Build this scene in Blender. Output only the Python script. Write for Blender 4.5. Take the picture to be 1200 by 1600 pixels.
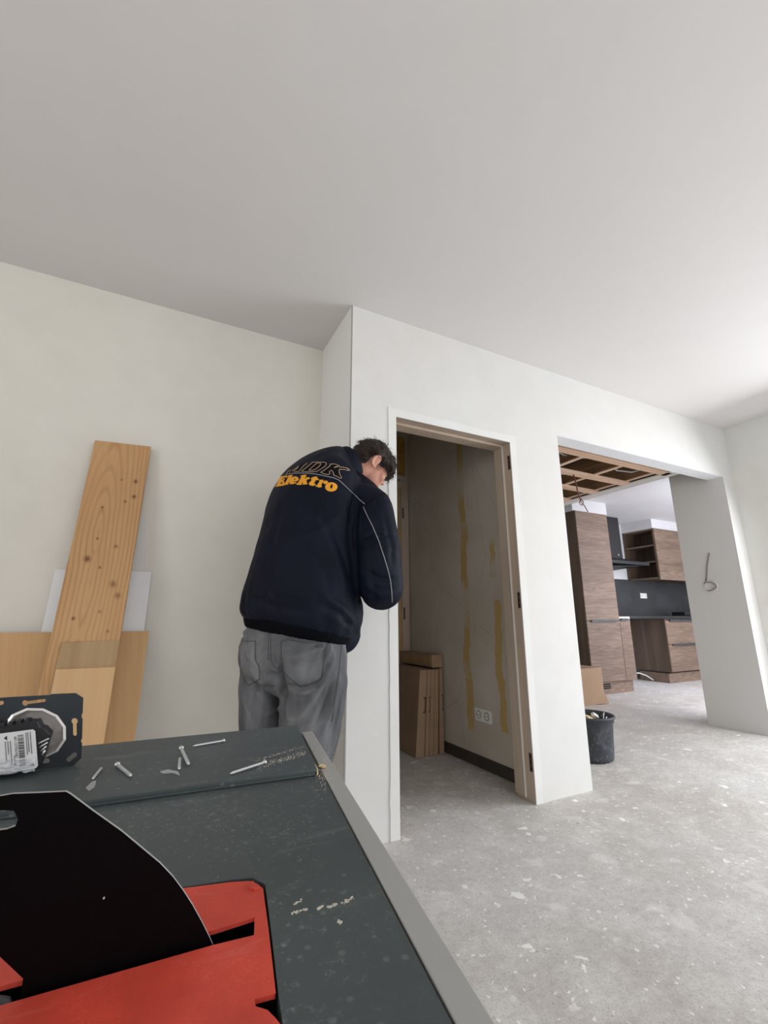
import bpy, bmesh, math, random
import numpy as np
from mathutils import Vector, Matrix, noise
from mathutils.bvhtree import BVHTree
from mathutils.geometry import delaunay_2d_cdt

for o in list(bpy.data.objects): bpy.data.objects.remove(o, do_unlink=True)
S = bpy.context.scene
COL = S.collection
R = math.radians
random.seed(7)

# ------------------------------------------------------------------ camera
H = 0.9317                         # camera height above the floor
FPX, YAW, PIT, ROLL = 693.05, 0.469831, 0.2371376, -0.0026426
_f = Vector((math.sin(YAW)*math.cos(PIT), math.cos(YAW)*math.cos(PIT), math.sin(PIT)))
_r0 = Vector((math.cos(YAW), -math.sin(YAW), 0)); _u0 = _r0.cross(_f)
_r = _r0*math.cos(ROLL) + _u0*math.sin(ROLL)
_u = _u0*math.cos(ROLL) - _r0*math.sin(ROLL)
cd = bpy.data.cameras.new('camera'); cam = bpy.data.objects.new('camera', cd); COL.objects.link(cam)
cam.matrix_world = Matrix(((_r.x, _u.x, -_f.x, 0), (_r.y, _u.y, -_f.y, 0), (_r.z, _u.z, -_f.z, H), (0, 0, 0, 1)))
cd.sensor_fit = 'VERTICAL'; cd.sensor_height = 36.0; cd.lens = FPX/1600*36.0
cd.clip_start = 0.01; cd.clip_end = 100
S.camera = cam
CP = Vector((0, 0, H))

# ------------------------------------------------------------------ light
S.view_settings.view_transform = 'Standard'; S.view_settings.look = 'None'
S.view_settings.exposure = 0.0; S.view_settings.gamma = 1.0
S.view_settings.use_curve_mapping = False
W = bpy.data.worlds.new('sky'); S.world = W; W.use_nodes = True
bg = W.node_tree.nodes['Background']; bg.inputs[0].default_value = (0.86, 0.93, 1.0, 1); bg.inputs[1].default_value = 1.0

def area(name, loc, direction, sx, sy, power, color):
    l = bpy.data.lights.new(name, 'AREA'); l.shape = 'RECTANGLE'; l.size = sx; l.size_y = sy
    l.energy = power; l.color = color
    o = bpy.data.objects.new(name, l); COL.objects.link(o)
    o.location = loc; o.rotation_euler = Vector(direction).to_track_quat('-Z', 'Z').to_euler()
    return o
# daylight falling in through the window openings (each lamp fills its opening)
area('daylight_garden_door', (4.78, 0.36, 1.22), (-1, 0.05, -0.62), 2.5, 2.0, 132, (0.93, 0.965, 1.0))
area('daylight_rear_window', (1.2, -3.12, 1.30), (0, 1, 0), 4.0, 2.0, 42, (1.0, 0.985, 0.97))
area('daylight_left_window', (-2.62, -0.6, 1.40), (1, 0, 0), 2.4, 1.8, 44, (1.0, 0.985, 0.96))
area('daylight_kitchen_window', (6.35, 2.08, 1.30), (0, 1, -0.35), 3.0, 2.1, 96, (0.91, 0.92, 1.0))

# ------------------------------------------------------------------ pixel rays (1200x1600 frame)
def ray(x, y): return _r*(x-600) - _u*(y-800) + _f*FPX
def onY(x, y, Y): v = ray(x, y); return CP + v*(Y/v.y)
def onX(x, y, X): v = ray(x, y); return CP + v*(X/v.x)
def onZ(x, y, z): v = ray(x, y); return CP + v*((z-H)/v.z)
FW = Vector((math.sin(YAW), math.cos(YAW), 0)); RT = Vector((math.cos(YAW), -math.sin(YAW), 0))
def onB(x, y, b): v = ray(x, y); return CP + v*(b/v.dot(FW))

# ------------------------------------------------------------------ materials
class NT:
    def __init__(s, name):
        s.m = bpy.data.materials.new(name); s.m.use_nodes = True
        s.t = s.m.node_tree; s.b = s.t.nodes['Principled BSDF']
        s.tc = s.t.nodes.new('ShaderNodeTexCoord')
    def n(s, ty, **kw):
        x = s.t.nodes.new(ty)
        for k, v in kw.items():
            if hasattr(x, k): setattr(x, k, v)
        return x
    def link(s, a, b): s.t.links.new(a, b)
    def mapping(s, scale=(1, 1, 1), loc=(0, 0, 0), rot=(0, 0, 0), src=None):
        m = s.n('ShaderNodeMapping'); m.inputs['Scale'].default_value = scale
        m.inputs['Location'].default_value = loc; m.inputs['Rotation'].default_value = rot
        s.link(src or s.tc.outputs['Object'], m.inputs['Vector']); return m.outputs[0]
    def noise(s, scale, vec=None, detail=4, rough=0.5, dist=0.0):
        x = s.n('ShaderNodeTexNoise'); x.inputs['Scale'].default_value = scale
        x.inputs['Detail'].default_value = detail; x.inputs['Roughness'].default_value = rough
        x.inputs['Distortion'].default_value = dist
        s.link(vec or s.tc.outputs['Object'], x.inputs['Vector']); return x.outputs['Fac']
    def voro(s, scale, vec=None, feature='F1', rnd=1.0):
        x = s.n('ShaderNodeTexVoronoi', feature=feature); x.inputs['Scale'].default_value = scale
        x.inputs['Randomness'].default_value = rnd
        s.link(vec or s.tc.outputs['Object'], x.inputs['Vector']); return x.outputs['Distance']
    def ramp(s, fac, stops, interp='LINEAR'):
        x = s.n('ShaderNodeValToRGB'); cr = x.color_ramp; cr.interpolation = interp
        while len(cr.elements) > 1: cr.elements.remove(cr.elements[-1])
        cr.elements[0].position = stops[0][0]; cr.elements[0].color = tuple(stops[0][1])+((1,) if len(stops[0][1]) == 3 else ())
        for p, c in stops[1:]:
            e = cr.elements.new(p); e.color = tuple(c)+((1,) if len(c) == 3 else ())
        s.link(fac, x.inputs[0]); return x.outputs[0]
    def mix(s, fac, a, b, mode='MIX'):
        x = s.n('ShaderNodeMix', data_type='RGBA', blend_type=mode)
        for sock, v in ((x.inputs[0], fac), (x.inputs[6], a), (x.inputs[7], b)):
            if isinstance(v, (int, float)): sock.default_value = v
            elif isinstance(v, tuple): sock.default_value = v if len(v) == 4 else v+(1,)
            else: s.link(v, sock)
        return x.outputs[2]
    def math(s, op, a, b=0.0, c=0.0, clamp=False):
        x = s.n('ShaderNodeMath', operation=op, use_clamp=clamp)
        for sock, v in zip(x.inputs, (a, b, c)):
            if isinstance(v, (int, float)): sock.default_value = v
            else: s.link(v, sock)
        return x.outputs[0]
    def sep(s, vec=None):
        x = s.n('ShaderNodeSeparateXYZ'); s.link(vec or s.tc.outputs['Object'], x.inputs[0]); return x.outputs
    def bump(s, h, strength=0.2, dist=0.01):
        x = s.n('ShaderNodeBump'); x.inputs['Strength'].default_value = strength; x.inputs['Distance'].default_value = dist
        s.link(h, x.inputs['Height']); s.link(x.outputs[0], s.b.inputs['Normal'])
    def done(s, col, rough=0.6, metal=0.0, spec=None):
        for sock, v in ((s.b.inputs['Base Color'], col), (s.b.inputs['Roughness'], rough), (s.b.inputs['Metallic'], metal)):
            if isinstance(v, (int, float)): sock.default_value = v
            elif isinstance(v, tuple): sock.default_value = v if len(v) == 4 else v+(1,)
            else: s.link(v, sock)
        if spec is not None: s.b.inputs['Specular IOR Level'].default_value = spec
        return s.m
def lin(r, g, b):
    f = lambda c: (c/255/12.92) if c/255 <= 0.04045 else ((c/255+0.055)/1.055)**2.4
    return (f(r), f(g), f(b))
M = {}
def plain(name, rgb, rough=0.6, metal=0.0, var=0.06, vs=12.0, spec=None, bump=0.0, bs=200):
    t = NT(name); c = lin(*rgb)
    n = t.noise(vs, detail=5)
    a = tuple(max(0, x*(1-var)) for x in c); b = tuple(min(1, x*(1+var)) for x in c)
    col = t.ramp(n, [(0.3, a), (0.7, b)])
    if bump: t.bump(t.noise(bs, detail=3), bump, 0.002)
    M[name] = t.done(col, rough, metal, spec); return M[name]

def plaster(name, base, warm, amt=1.0):
    t = NT(name)
    n1 = t.noise(1.1, detail=5, rough=0.55); n2 = t.noise(7, detail=4)
    c = t.mix(t.ramp(n1, [(0.38, (0, 0, 0)), (0.68, (1, 1, 1))]), lin(*base), lin(*warm))
    sc = t.ramp(t.noise(2.4, t.mapping((1, 1, 0.5)), 6, 0.7, 1.5), [(0.60, (0, 0, 0)), (0.72, (1, 1, 1))])
    c = t.mix(t.math('MULTIPLY', sc, 0.2*amt), c, lin(min(255, base[0]+10), min(255, base[1]+10), min(255, base[2]+9)))
    c = t.mix(t.math('MULTIPLY', t.ramp(n2, [(0.35, (1, 1, 1)), (0.6, (0, 0, 0))]), 0.05 if amt > 0.5 else 0.015), c, (0.3, 0.28, 0.25))
    t.bump(t.noise(9, detail=5), 0.10, 0.004)
    M[name] = t.done(c, 0.75, 0, 0.25)
plaster('ceiling_paint', (216, 213, 212), (215, 212, 210), 0.4)
plaster('plaster_front', (217, 217, 215), (216, 213, 210))
plaster('plaster_left', (222, 219, 211), (221, 216, 207))
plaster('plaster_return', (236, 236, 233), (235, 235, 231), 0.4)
plaster('plaster_right', (220, 220, 216), (220, 218, 211))
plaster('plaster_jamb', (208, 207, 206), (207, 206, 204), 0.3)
plaster('soffit_paint', (226, 227, 230), (222, 224, 228), 0.4)
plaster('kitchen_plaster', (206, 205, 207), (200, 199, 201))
plaster('hall_plain', (176, 168, 156), (170, 160, 146))
plaster('putty_edge', (226, 226, 225), (219, 218, 214), 1.0)

def hall_wall():                       # old wall with ragged yellow streaks of stripped paper glue
    t = NT('hall_wall'); x, y, z = t.sep()
    base = t.mix(t.ramp(t.noise(2.2, detail=6, rough=0.6), [(0.35, (0, 0, 0)), (0.65, (1, 1, 1))]), lin(206, 198, 188), lin(192, 183, 170))
    wob = t.math('MULTIPLY', t.math('SUBTRACT', t.noise(2.2, t.mapping((0, 0, 1)), 3), 0.5), 0.16)
    wob2 = t.math('MULTIPLY', t.math('SUBTRACT', t.noise(11, detail=5, rough=0.7), 0.5), 0.06)
    yy = t.math('ADD', t.math('ADD', y, wob), wob2)
    patch = t.ramp(t.noise(3.2, t.mapping((0, 0.6, 1), loc=(0, 0, 0.7)), 3), [(0.42, (0.25, 0.25, 0.25)), (0.52, (1, 1, 1))])
    masks = None
    for yc, w, z0, z1 in ((2.615, 0.036, 0.20, 2.5), (2.285, 0.032, 0.26, 1.05), (2.30, 0.026, 1.20, 1.45)):
        d = t.math('ABSOLUTE', t.math('SUBTRACT', yy, yc))
        m = t.math('LESS_THAN', d, w)
        m = t.math('MULTIPLY', m, t.math('GREATER_THAN', z, z0)); m = t.math('MULTIPLY', m, t.math('LESS_THAN', z, z1))
        masks = m if masks is None else t.math('MAXIMUM', masks, m)
    masks = t.math('MULTIPLY', masks, patch)
    c = t.mix(t.math('MULTIPLY', masks, 0.8), base, lin(192, 160, 84))
    cr = t.ramp(t.voro(1.9, t.mapping((1, 1, 0.7)), 'DISTANCE_TO_EDGE'), [(0.0, (1, 1, 1)), (0.006, (0, 0, 0))])
    c = t.mix(t.math('MULTIPLY', cr, 0.25), c, lin(110, 100, 88))
    t.bump(t.noise(7, detail=6), 0.25, 0.006)
    M['hall_wall'] = t.done(c, 0.8, 0, 0.2)
hall_wall()

def concrete(name, bright):
    t = NT(name)
    big = t.noise(0.9, detail=6, rough=0.6)
    c = t.mix(t.ramp(big, [(0.35, (0, 0, 0)), (0.65, (1, 1, 1))]), lin(*bright), lin(bright[0]-16, bright[1]-19, bright[2]-24))
    mid = t.noise(6.5, detail=8, rough=0.7)
    c = t.mix(t.math('MULTIPLY', t.ramp(mid, [(0.45, (0, 0, 0)), (0.62, (1, 1, 1))]), 0.5), c, lin(bright[0]+20, bright[1]+20, bright[2]+18))
    grit = t.noise(140, detail=3, rough=0.8)
    c = t.mix(t.math('MULTIPLY', t.ramp(grit, [(0.30, (1, 1, 1)), (0.47, (0, 0, 0))]), 0.55), c, lin(104, 97, 92))
    g2 = t.noise(38, detail=6, rough=0.75)
    c = t.mix(t.math('MULTIPLY', t.ramp(g2, [(0.36, (1, 1, 1)), (0.50, (0, 0, 0))]), 0.30), c, lin(bright[0]-46, bright[1]-50, bright[2]-54))
    c = t.mix(t.math('MULTIPLY', t.ramp(g2, [(0.56, (0, 0, 0)), (0.68, (1, 1, 1))]), 0.35), c, lin(min(255, bright[0]+32), min(255, bright[1]+32), min(255, bright[2]+30)))
    # splashes of white plaster: warped cells of three sizes
    def spl(sc, th, loc, edge=0.02):
        wv = t.n('ShaderNodeVectorMath', operation='ADD'); nz = t.n('ShaderNodeTexNoise'); nz.inputs['Scale'].default_value = sc*1.7
        nz.inputs['Detail'].default_value = 4
        t.link(t.tc.outputs['Object'], nz.inputs['Vector'])
        sv = t.n('ShaderNodeVectorMath', operation='SCALE'); sv.inputs['Scale'].default_value = 0.9/sc
        t.link(nz.outputs['Color'], sv.inputs[0]); t.link(sv.outputs[0], wv.inputs[0]); t.link(t.mapping(loc=loc), wv.inputs[1])
        return t.ramp(t.voro(sc, wv.outputs[0]), [(th, (1, 1, 1)), (th+edge, (0, 0, 0))])
    # keep only some of the splashes with a big mask
    k1 = t.ramp(t.noise(2.3, t.mapping(loc=(3, 1, 0)), 3), [(0.42, (0, 0, 0)), (0.52, (1, 1, 1))])
    s = t.math('MAXIMUM', t.math('MULTIPLY', spl(9, 0.13, (0, 0, 0), 0.05), k1), t.math('MULTIPLY', spl(26, 0.13, (5, 2, 0), 0.06), 0.75))
    s = t.math('MAXIMUM', s, t.math('MULTIPLY', spl(5, 0.11, (2, 7, 0), 0.12), 0.35))
    c = t.mix(t.math('MULTIPLY', s, 0.8), c, lin(242, 240, 236))
    d = t.ramp(t.voro(3.7, t.mapping(loc=(9, 4, 0))), [(0.025, (1, 1, 1)), (0.045, (0, 0, 0))])
    c = t.mix(t.math('MULTIPLY', d, 0.6), c, lin(110, 104, 96))
    # fine scratches
    h = t.math('ADD', t.math('MULTIPLY', grit, 0.35), t.math('ADD', t.math('MULTIPLY', mid, 0.6), s))
    t.bump(h, 0.35, 0.004)
    M[name] = t.done(c, t.ramp(mid, [(0.3, (0.5,)*3), (0.7, (0.72,)*3)]), 0, 0.35)
concrete('concrete_floor', (200, 197, 195))

def wood(name, c_light, c_dark, axis='Z', ring=9.0, rough=0.55, streak=0.5, knots=True, spread=1.0):
    """axis = grain direction in object space"""
    t = NT(name)
    sc = {'Z': (1, 1, 0.10), 'X': (0.10, 1, 1), 'Y': (1, 0.10, 1)}[axis]
    if name == 'oak_front': sc = (0.16, 1, 2.2)
    v = t.mapping(sc)
    n = t.noise(ring*0.45, v, 3, 0.5, 0.6)
    rings = t.math('PINGPONG', t.math('MULTIPLY', n, ring*2.2), 1.0)
    fine = t.noise(60, t.mapping(tuple(s*(1 if s == 1 else 0.35) for s in sc)), 6, 0.7)
    f = t.math('ADD', t.math('MULTIPLY', rings, streak), t.math('MULTIPLY', fine, 1-streak*0.6))
    big = t.noise(2.5, v, 2)
    f = t.math('ADD', f, t.math('MULTIPLY', t.math('SUBTRACT', big, 0.5), 0.6*spread))
    c = t.ramp(f, [(0.15, lin(*c_dark)), (0.55, lin(*[(a+b)/2 for a, b in zip(c_light, c_dark)])), (1.0, lin(*c_light))])
    if knots:
        kv = t.voro(2.6 if axis != 'none' else 3, t.mapping(tuple((1 if s == 1 else 0.55) for s in sc)))
        k = t.ramp(kv, [(0.05, (1, 1, 1)), (0.085, (0.35,)*3), (0.13, (0, 0, 0))])
        c = t.mix(t.math('MULTIPLY', k, 0.7), c, lin(*[x*0.55 for x in c_dark]))
    t.bump(fine, 0.12, 0.002)
    M[name] = t.done(c, rough, 0, 0.35)
def plank_mat():
    t = NT('pine_plank'); x, y, z = t.sep()
    w1 = t.math('MULTIPLY', t.math('SUBTRACT', t.noise(5, t.mapping((1, 1, 0.25)), 3), 0.5), 0.045)
    def ell(xc, zc, sc):
        a = t.math('ADD', t.math('SUBTRACT', x, xc), w1); b = t.math('MULTIPLY', t.math('SUBTRACT', z, zc), sc)
        return t.math('SQRT', t.math('ADD', t.math('MULTIPLY', a, a), t.math('MULTIPLY', b, b)))
    d = t.math('MINIMUM', ell(-0.035, 1.33, 0.16), t.math('MINIMUM', ell(-0.030, 1.10, 0.10), ell(-0.03, 0.80, 0.3)))
    rg = t.math('FRACT', t.math('MULTIPLY', d, 58))
    line = t.ramp(rg, [(0.0, (1, 1, 1)), (0.22, (0.15,)*3), (0.75, (0.05,)*3), (1.0, (1, 1, 1))])
    fade = t.ramp(t.noise(2.2, t.mapping((2.5, 1, 0.5), loc=(0, 0, 0.4)), 3), [(0.35, (0.25,)*3), (0.65, (1, 1, 1))])
    fine = t.noise(70, t.mapping((1, 1, 0.05)), 6, 0.7)
    big = t.noise(3, t.mapping((1.4, 1, 0.5)), 4)
    c = t.mix(t.ramp(big, [(0.3, (0, 0, 0)), (0.7, (1, 1, 1))]), lin(204, 163, 118), lin(190, 147, 103))
    c = t.mix(t.math('MULTIPLY', t.math('MULTIPLY', line, fade), 0.8), c, lin(158, 112, 70))
    c = t.mix(t.math('MULTIPLY', t.ramp(fine, [(0.4, (0, 0, 0)), (0.62, (1, 1, 1))]), 0.25), c, lin(172, 128, 84))
    for kx, kz, r_, dk in ((-0.052, 1.205, 0.010, 1), (0.082, 1.52, 0.007, 1), (0.078, 1.60, 0.007, 1), (0.060, 1.10, 0.010, .7), (0.045, 1.27, 0.006, .8), (-0.066, 0.835, 0.013, .8), (-0.020, 0.835, 0.013, .8), (-0.058, 0.95, 0.005, 1),
                           (0.0, 1.17, 0.004, 1), (-0.035, 1.45, 0.004, 1), (0.085, 1.05, 0.009, .7), (0.05, 1.49, 0.005, .8), (-0.03, 1.30, 0.004, 1), (0.03, 0.98, 0.005, .6), (0.02, 1.60, 0.004, .7), (0.07, 0.90, 0.005, .7)):
        a = t.math('SUBTRACT', x, kx); b = t.math('MULTIPLY', t.math('SUBTRACT', z, kz), 0.85)
        q = t.math('ADD', t.math('SQRT', t.math('ADD', t.math('MULTIPLY', a, a), t.math('MULTIPLY', b, b))), t.math('MULTIPLY', t.math('SUBTRACT', t.noise(60, detail=2), 0.5), 0.004))
        c = t.mix(t.math('MULTIPLY', t.ramp(t.math('DIVIDE', q, r_*3), [(0.22, (1, 1, 1)), (0.34, (0.45,)*3), (0.7, (0, 0, 0))]), 0.85*dk), c, lin(104, 66, 42))
    t.bump(fine, 0.12, 0.002); M['pine_plank'] = t.done(c, 0.62, 0, 0.3)
plank_mat()
wood('plywood', (212, 174, 128), (186, 144, 98), 'Z', 5, 0.6, 0.22, False)
wood('plywood_pale', (218, 184, 142), (198, 158, 112), 'Z', 4, 0.6, 0.20, False)
wood('brown_veneer', (182, 154, 116), (156, 126, 90), 'Z', 8, 0.6, 0.35, True)
wood('oak_front', (150, 128, 112), (84, 68, 58), 'X', 9, 0.55, 0.22, True, 1.2)
wood('oak_side', (108, 90, 76), (66, 52, 42), 'Z', 6, 0.5, 0.35, False)
wood('batten_pine', (228, 198, 176), (200, 164, 138), 'X', 6, 0.7, 0.3, True)
wood('joist_wood', (150, 118, 88), (96, 70, 48), 'Y', 6, 0.8, 0.4, True)
wood('frame_wood', (188, 172, 156), (162, 144, 128), 'Z', 5, 0.65, 0.25, False)
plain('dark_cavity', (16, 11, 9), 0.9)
plain('cardboard', (166, 138, 112), 0.8, var=0.05, vs=5, bump=0.05)
plain('cardboard_dark', (156, 130, 106), 0.8, var=0.12, vs=7)
plain('white_laminate', (228, 229, 231), 0.4, var=0.02)
plain('pale_trim', (214, 212, 208), 0.5, var=0.03)
plain('black_laminate', (30, 31, 33), 0.35, var=0.15, vs=6)
plain('charcoal_panel', (50, 52, 54), 0.55, var=0.25, vs=4)
plain('hood_black', (22, 23, 25), 0.45, var=0.08)
plain('handle_grey', (56, 58, 62), 0.5, 0.0)
plain('socket_white', (232, 231, 227), 0.35, var=0.02)
plain('socket_hole', (150, 148, 142), 0.5)
plain('dark_skirting', (62, 56, 52), 0.6, var=0.2, vs=20)
plain('hinge_dark', (66, 48, 38), 0.7, var=0.5, vs=80)
plain('conduit_grey', (176, 174, 172), 0.5)
plain('cable_red', (110, 62, 56), 0.6)
plain('cable_grey', (120, 112, 106), 0.6)
plain('yellow_glue', (160, 122, 52), 0.8, var=0.4, vs=20)
plain('rim_aluminium', (160, 160, 158), 0.5, 0.1, var=0.05, vs=3)
plain('steel', (206, 206, 208), 0.28, 0.8, var=0.05)
plain('zinc', (214, 216, 218), 0.35, 0.6, var=0.05)
plain('bright_metal', (216, 211, 208), 0.3, 0.35, var=0.08)
plain('saw_body', (48, 50, 52), 0.6)
plain('stand_metal', (120, 122, 124), 0.4, 0.6)
plain('skin', (196, 142, 122), 0.5, var=0.10, vs=30, spec=0.4)
M['skin'].node_tree.nodes['Principled BSDF'].inputs['Subsurface Weight'].default_value = 0.1
M['skin'].node_tree.nodes['Principled BSDF'].inputs['Subsurface Radius'].default_value = (0.01, 0.004, 0.002)
plain('jacket_rib', (9, 10, 16), 0.9, var=0.2, vs=40, spec=0.08)
plain('piping', (150, 150, 152), 0.5)
plain('letter_gold', (226, 156, 34), 0.6, var=0.08, vs=60)
plain('letter_cream', (196, 168, 140), 0.6, var=0.08, vs=60)
plain('letter_black', (14, 12, 15), 0.8, spec=0.1)
plain('shoe_leather', (60, 44, 34), 0.5)
plain('sole', (30, 30, 30), 0.7)
plain('chip_wood', (214, 190, 148), 0.9, var=0.3, vs=120)
plain('pale_dust', (196, 190, 178), 0.9, var=0.1)
plain('label_white', (214, 214, 214), 0.45, var=0.02)
plain('label_ink', (30, 30, 34), 0.6)
plain('mech_black', (22, 22, 26), 0.35, var=0.2)
plain('frame_plate', (52, 56, 60), 0.38, 0.6, var=0.1, vs=60)
plain('window_frame', (224, 226, 228), 0.4, var=0.01)
plain('seam_grey', (150, 148, 142), 0.7)

def hairmat():
    t = NT('hair_brown'); n = t.noise(90, t.mapping((1, 1, 1)), 6, 0.7, 1.5)
    n2 = t.noise(12, detail=3)
    c = t.ramp(n, [(0.3, lin(26, 20, 18)), (0.6, lin(58, 46, 40)), (0.8, lin(92, 78, 70))])
    c = t.mix(t.math('MULTIPLY', t.ramp(n2, [(0.5, (0, 0, 0)), (0.7, (1, 1, 1))]), 0.3), c, lin(110, 102, 94))
    t.bump(n, 0.8, 0.006); M['hair'] = t.done(c, 0.5, 0, 0.3)
hairmat()
def jacketmat():
    t = NT('jacket_navy')
    c = t.ramp(t.noise(8, detail=5), [(0.3, lin(11, 15, 28)), (0.7, lin(17, 21, 37))])
    lint = t.ramp(t.voro(34), [(0.02, (1, 1, 1)), (0.035, (0, 0, 0))])
    lm = t.ramp(t.noise(5, t.mapping(loc=(4, 4, 4)), 2), [(0.62, (0, 0, 0)), (0.68, (1, 1, 1))])
    c = t.mix(t.math('MULTIPLY', t.math('MULTIPLY', lint, lm), 0.4), c, lin(120, 124, 140))
    t.bump(t.noise(500, detail=2), 0.1, 0.001)
    M['jacket'] = t.done(c, 0.62, 0, 0.12)
jacketmat()
def jeansmat():
    t = NT('jeans_grey')
    n = t.noise(5.5, t.mapping((1, 1, 0.45)), 6, 0.6, 0.6)
    c = t.ramp(n, [(0.32, lin(70, 71, 74)), (0.5, lin(94, 95, 98)), (0.68, lin(130, 131, 134))])
    tw = t.noise(700, t.mapping((1, 1, 1), rot=(0.5, 0.5, 0)), 2)
    c = t.mix(t.math('MULTIPLY', tw, 0.18), c, (0.05, 0.05, 0.055))
    t.bump(tw, 0.15, 0.001); M['jeans'] = t.done(c, 0.85, 0, 0.2)
jeansmat()
plain('jeans_seam', (68, 68, 71), 0.9)

def dusty(name, base, dust, rough, amt, scale=1.0, spec=0.4):
    t = NT(name)
    n = t.noise(6*scale, detail=6, rough=0.65); fine = t.noise(220*scale, detail=4, rough=0.8)
    smear = t.noise(14*scale, t.mapping((0.4, 1.6, 1), rot=(0, 0, 0.35)), 6, 0.7, 0.8)
    c = t.mix(t.ramp(n, [(0.35, (0, 0, 0)), (0.7, (1, 1, 1))]), lin(*base), lin(*[x*1.14 for x in base]))
    specks = t.math('MULTIPLY', t.ramp(fine, [(0.56, (0, 0, 0)), (0.70, (1, 1, 1))]), t.ramp(n, [(0.42, (0, 0, 0)), (0.60, (1, 1, 1))]))
    dots = t.ramp(t.voro(90*scale), [(0.10, (1, 1, 1)), (0.17, (0, 0, 0))])
    c = t.mix(t.math('MULTIPLY', specks, amt), c, lin(*dust))
    c = t.mix(t.math('MULTIPLY', dots, amt*0.35), c, lin(*dust))
    c = t.mix(t.math('MULTIPLY', t.ramp(smear, [(0.58, (0, 0, 0)), (0.68, (1, 1, 1))]), amt*0.3), c, lin(*dust))
    t.bump(fine, 0.08, 0.0006)
    M[name] = t.done(c, rough, 0, spec)
dusty('table_grey', (64, 71, 72), (165, 170, 168), 0.5, 0.42)
dusty('board_grey', (66, 73, 75), (176, 178, 176), 0.55, 0.45)
dusty('insert_red', (184, 64, 50), (222, 150, 138), 0.5, 0.3, 5, 0.3)
dusty('knife_black', (9, 5, 6), (60, 58, 56), 0.5, 0.03, 1.0, 0.05)
dusty('tub_black', (52, 56, 62), (140, 144, 150), 0.55, 0.95, 0.35)
def clearm(name, col, alpha, rough):
    t = NT(name); t.b.inputs['Alpha'].default_value = alpha
    t.bump(t.noise(80, detail=3), 0.5, 0.002); M[name] = t.done(lin(*col), rough, 0, 0.9)
clearm('clear_wrap', (225, 230, 235), 0.26, 0.12)

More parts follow.
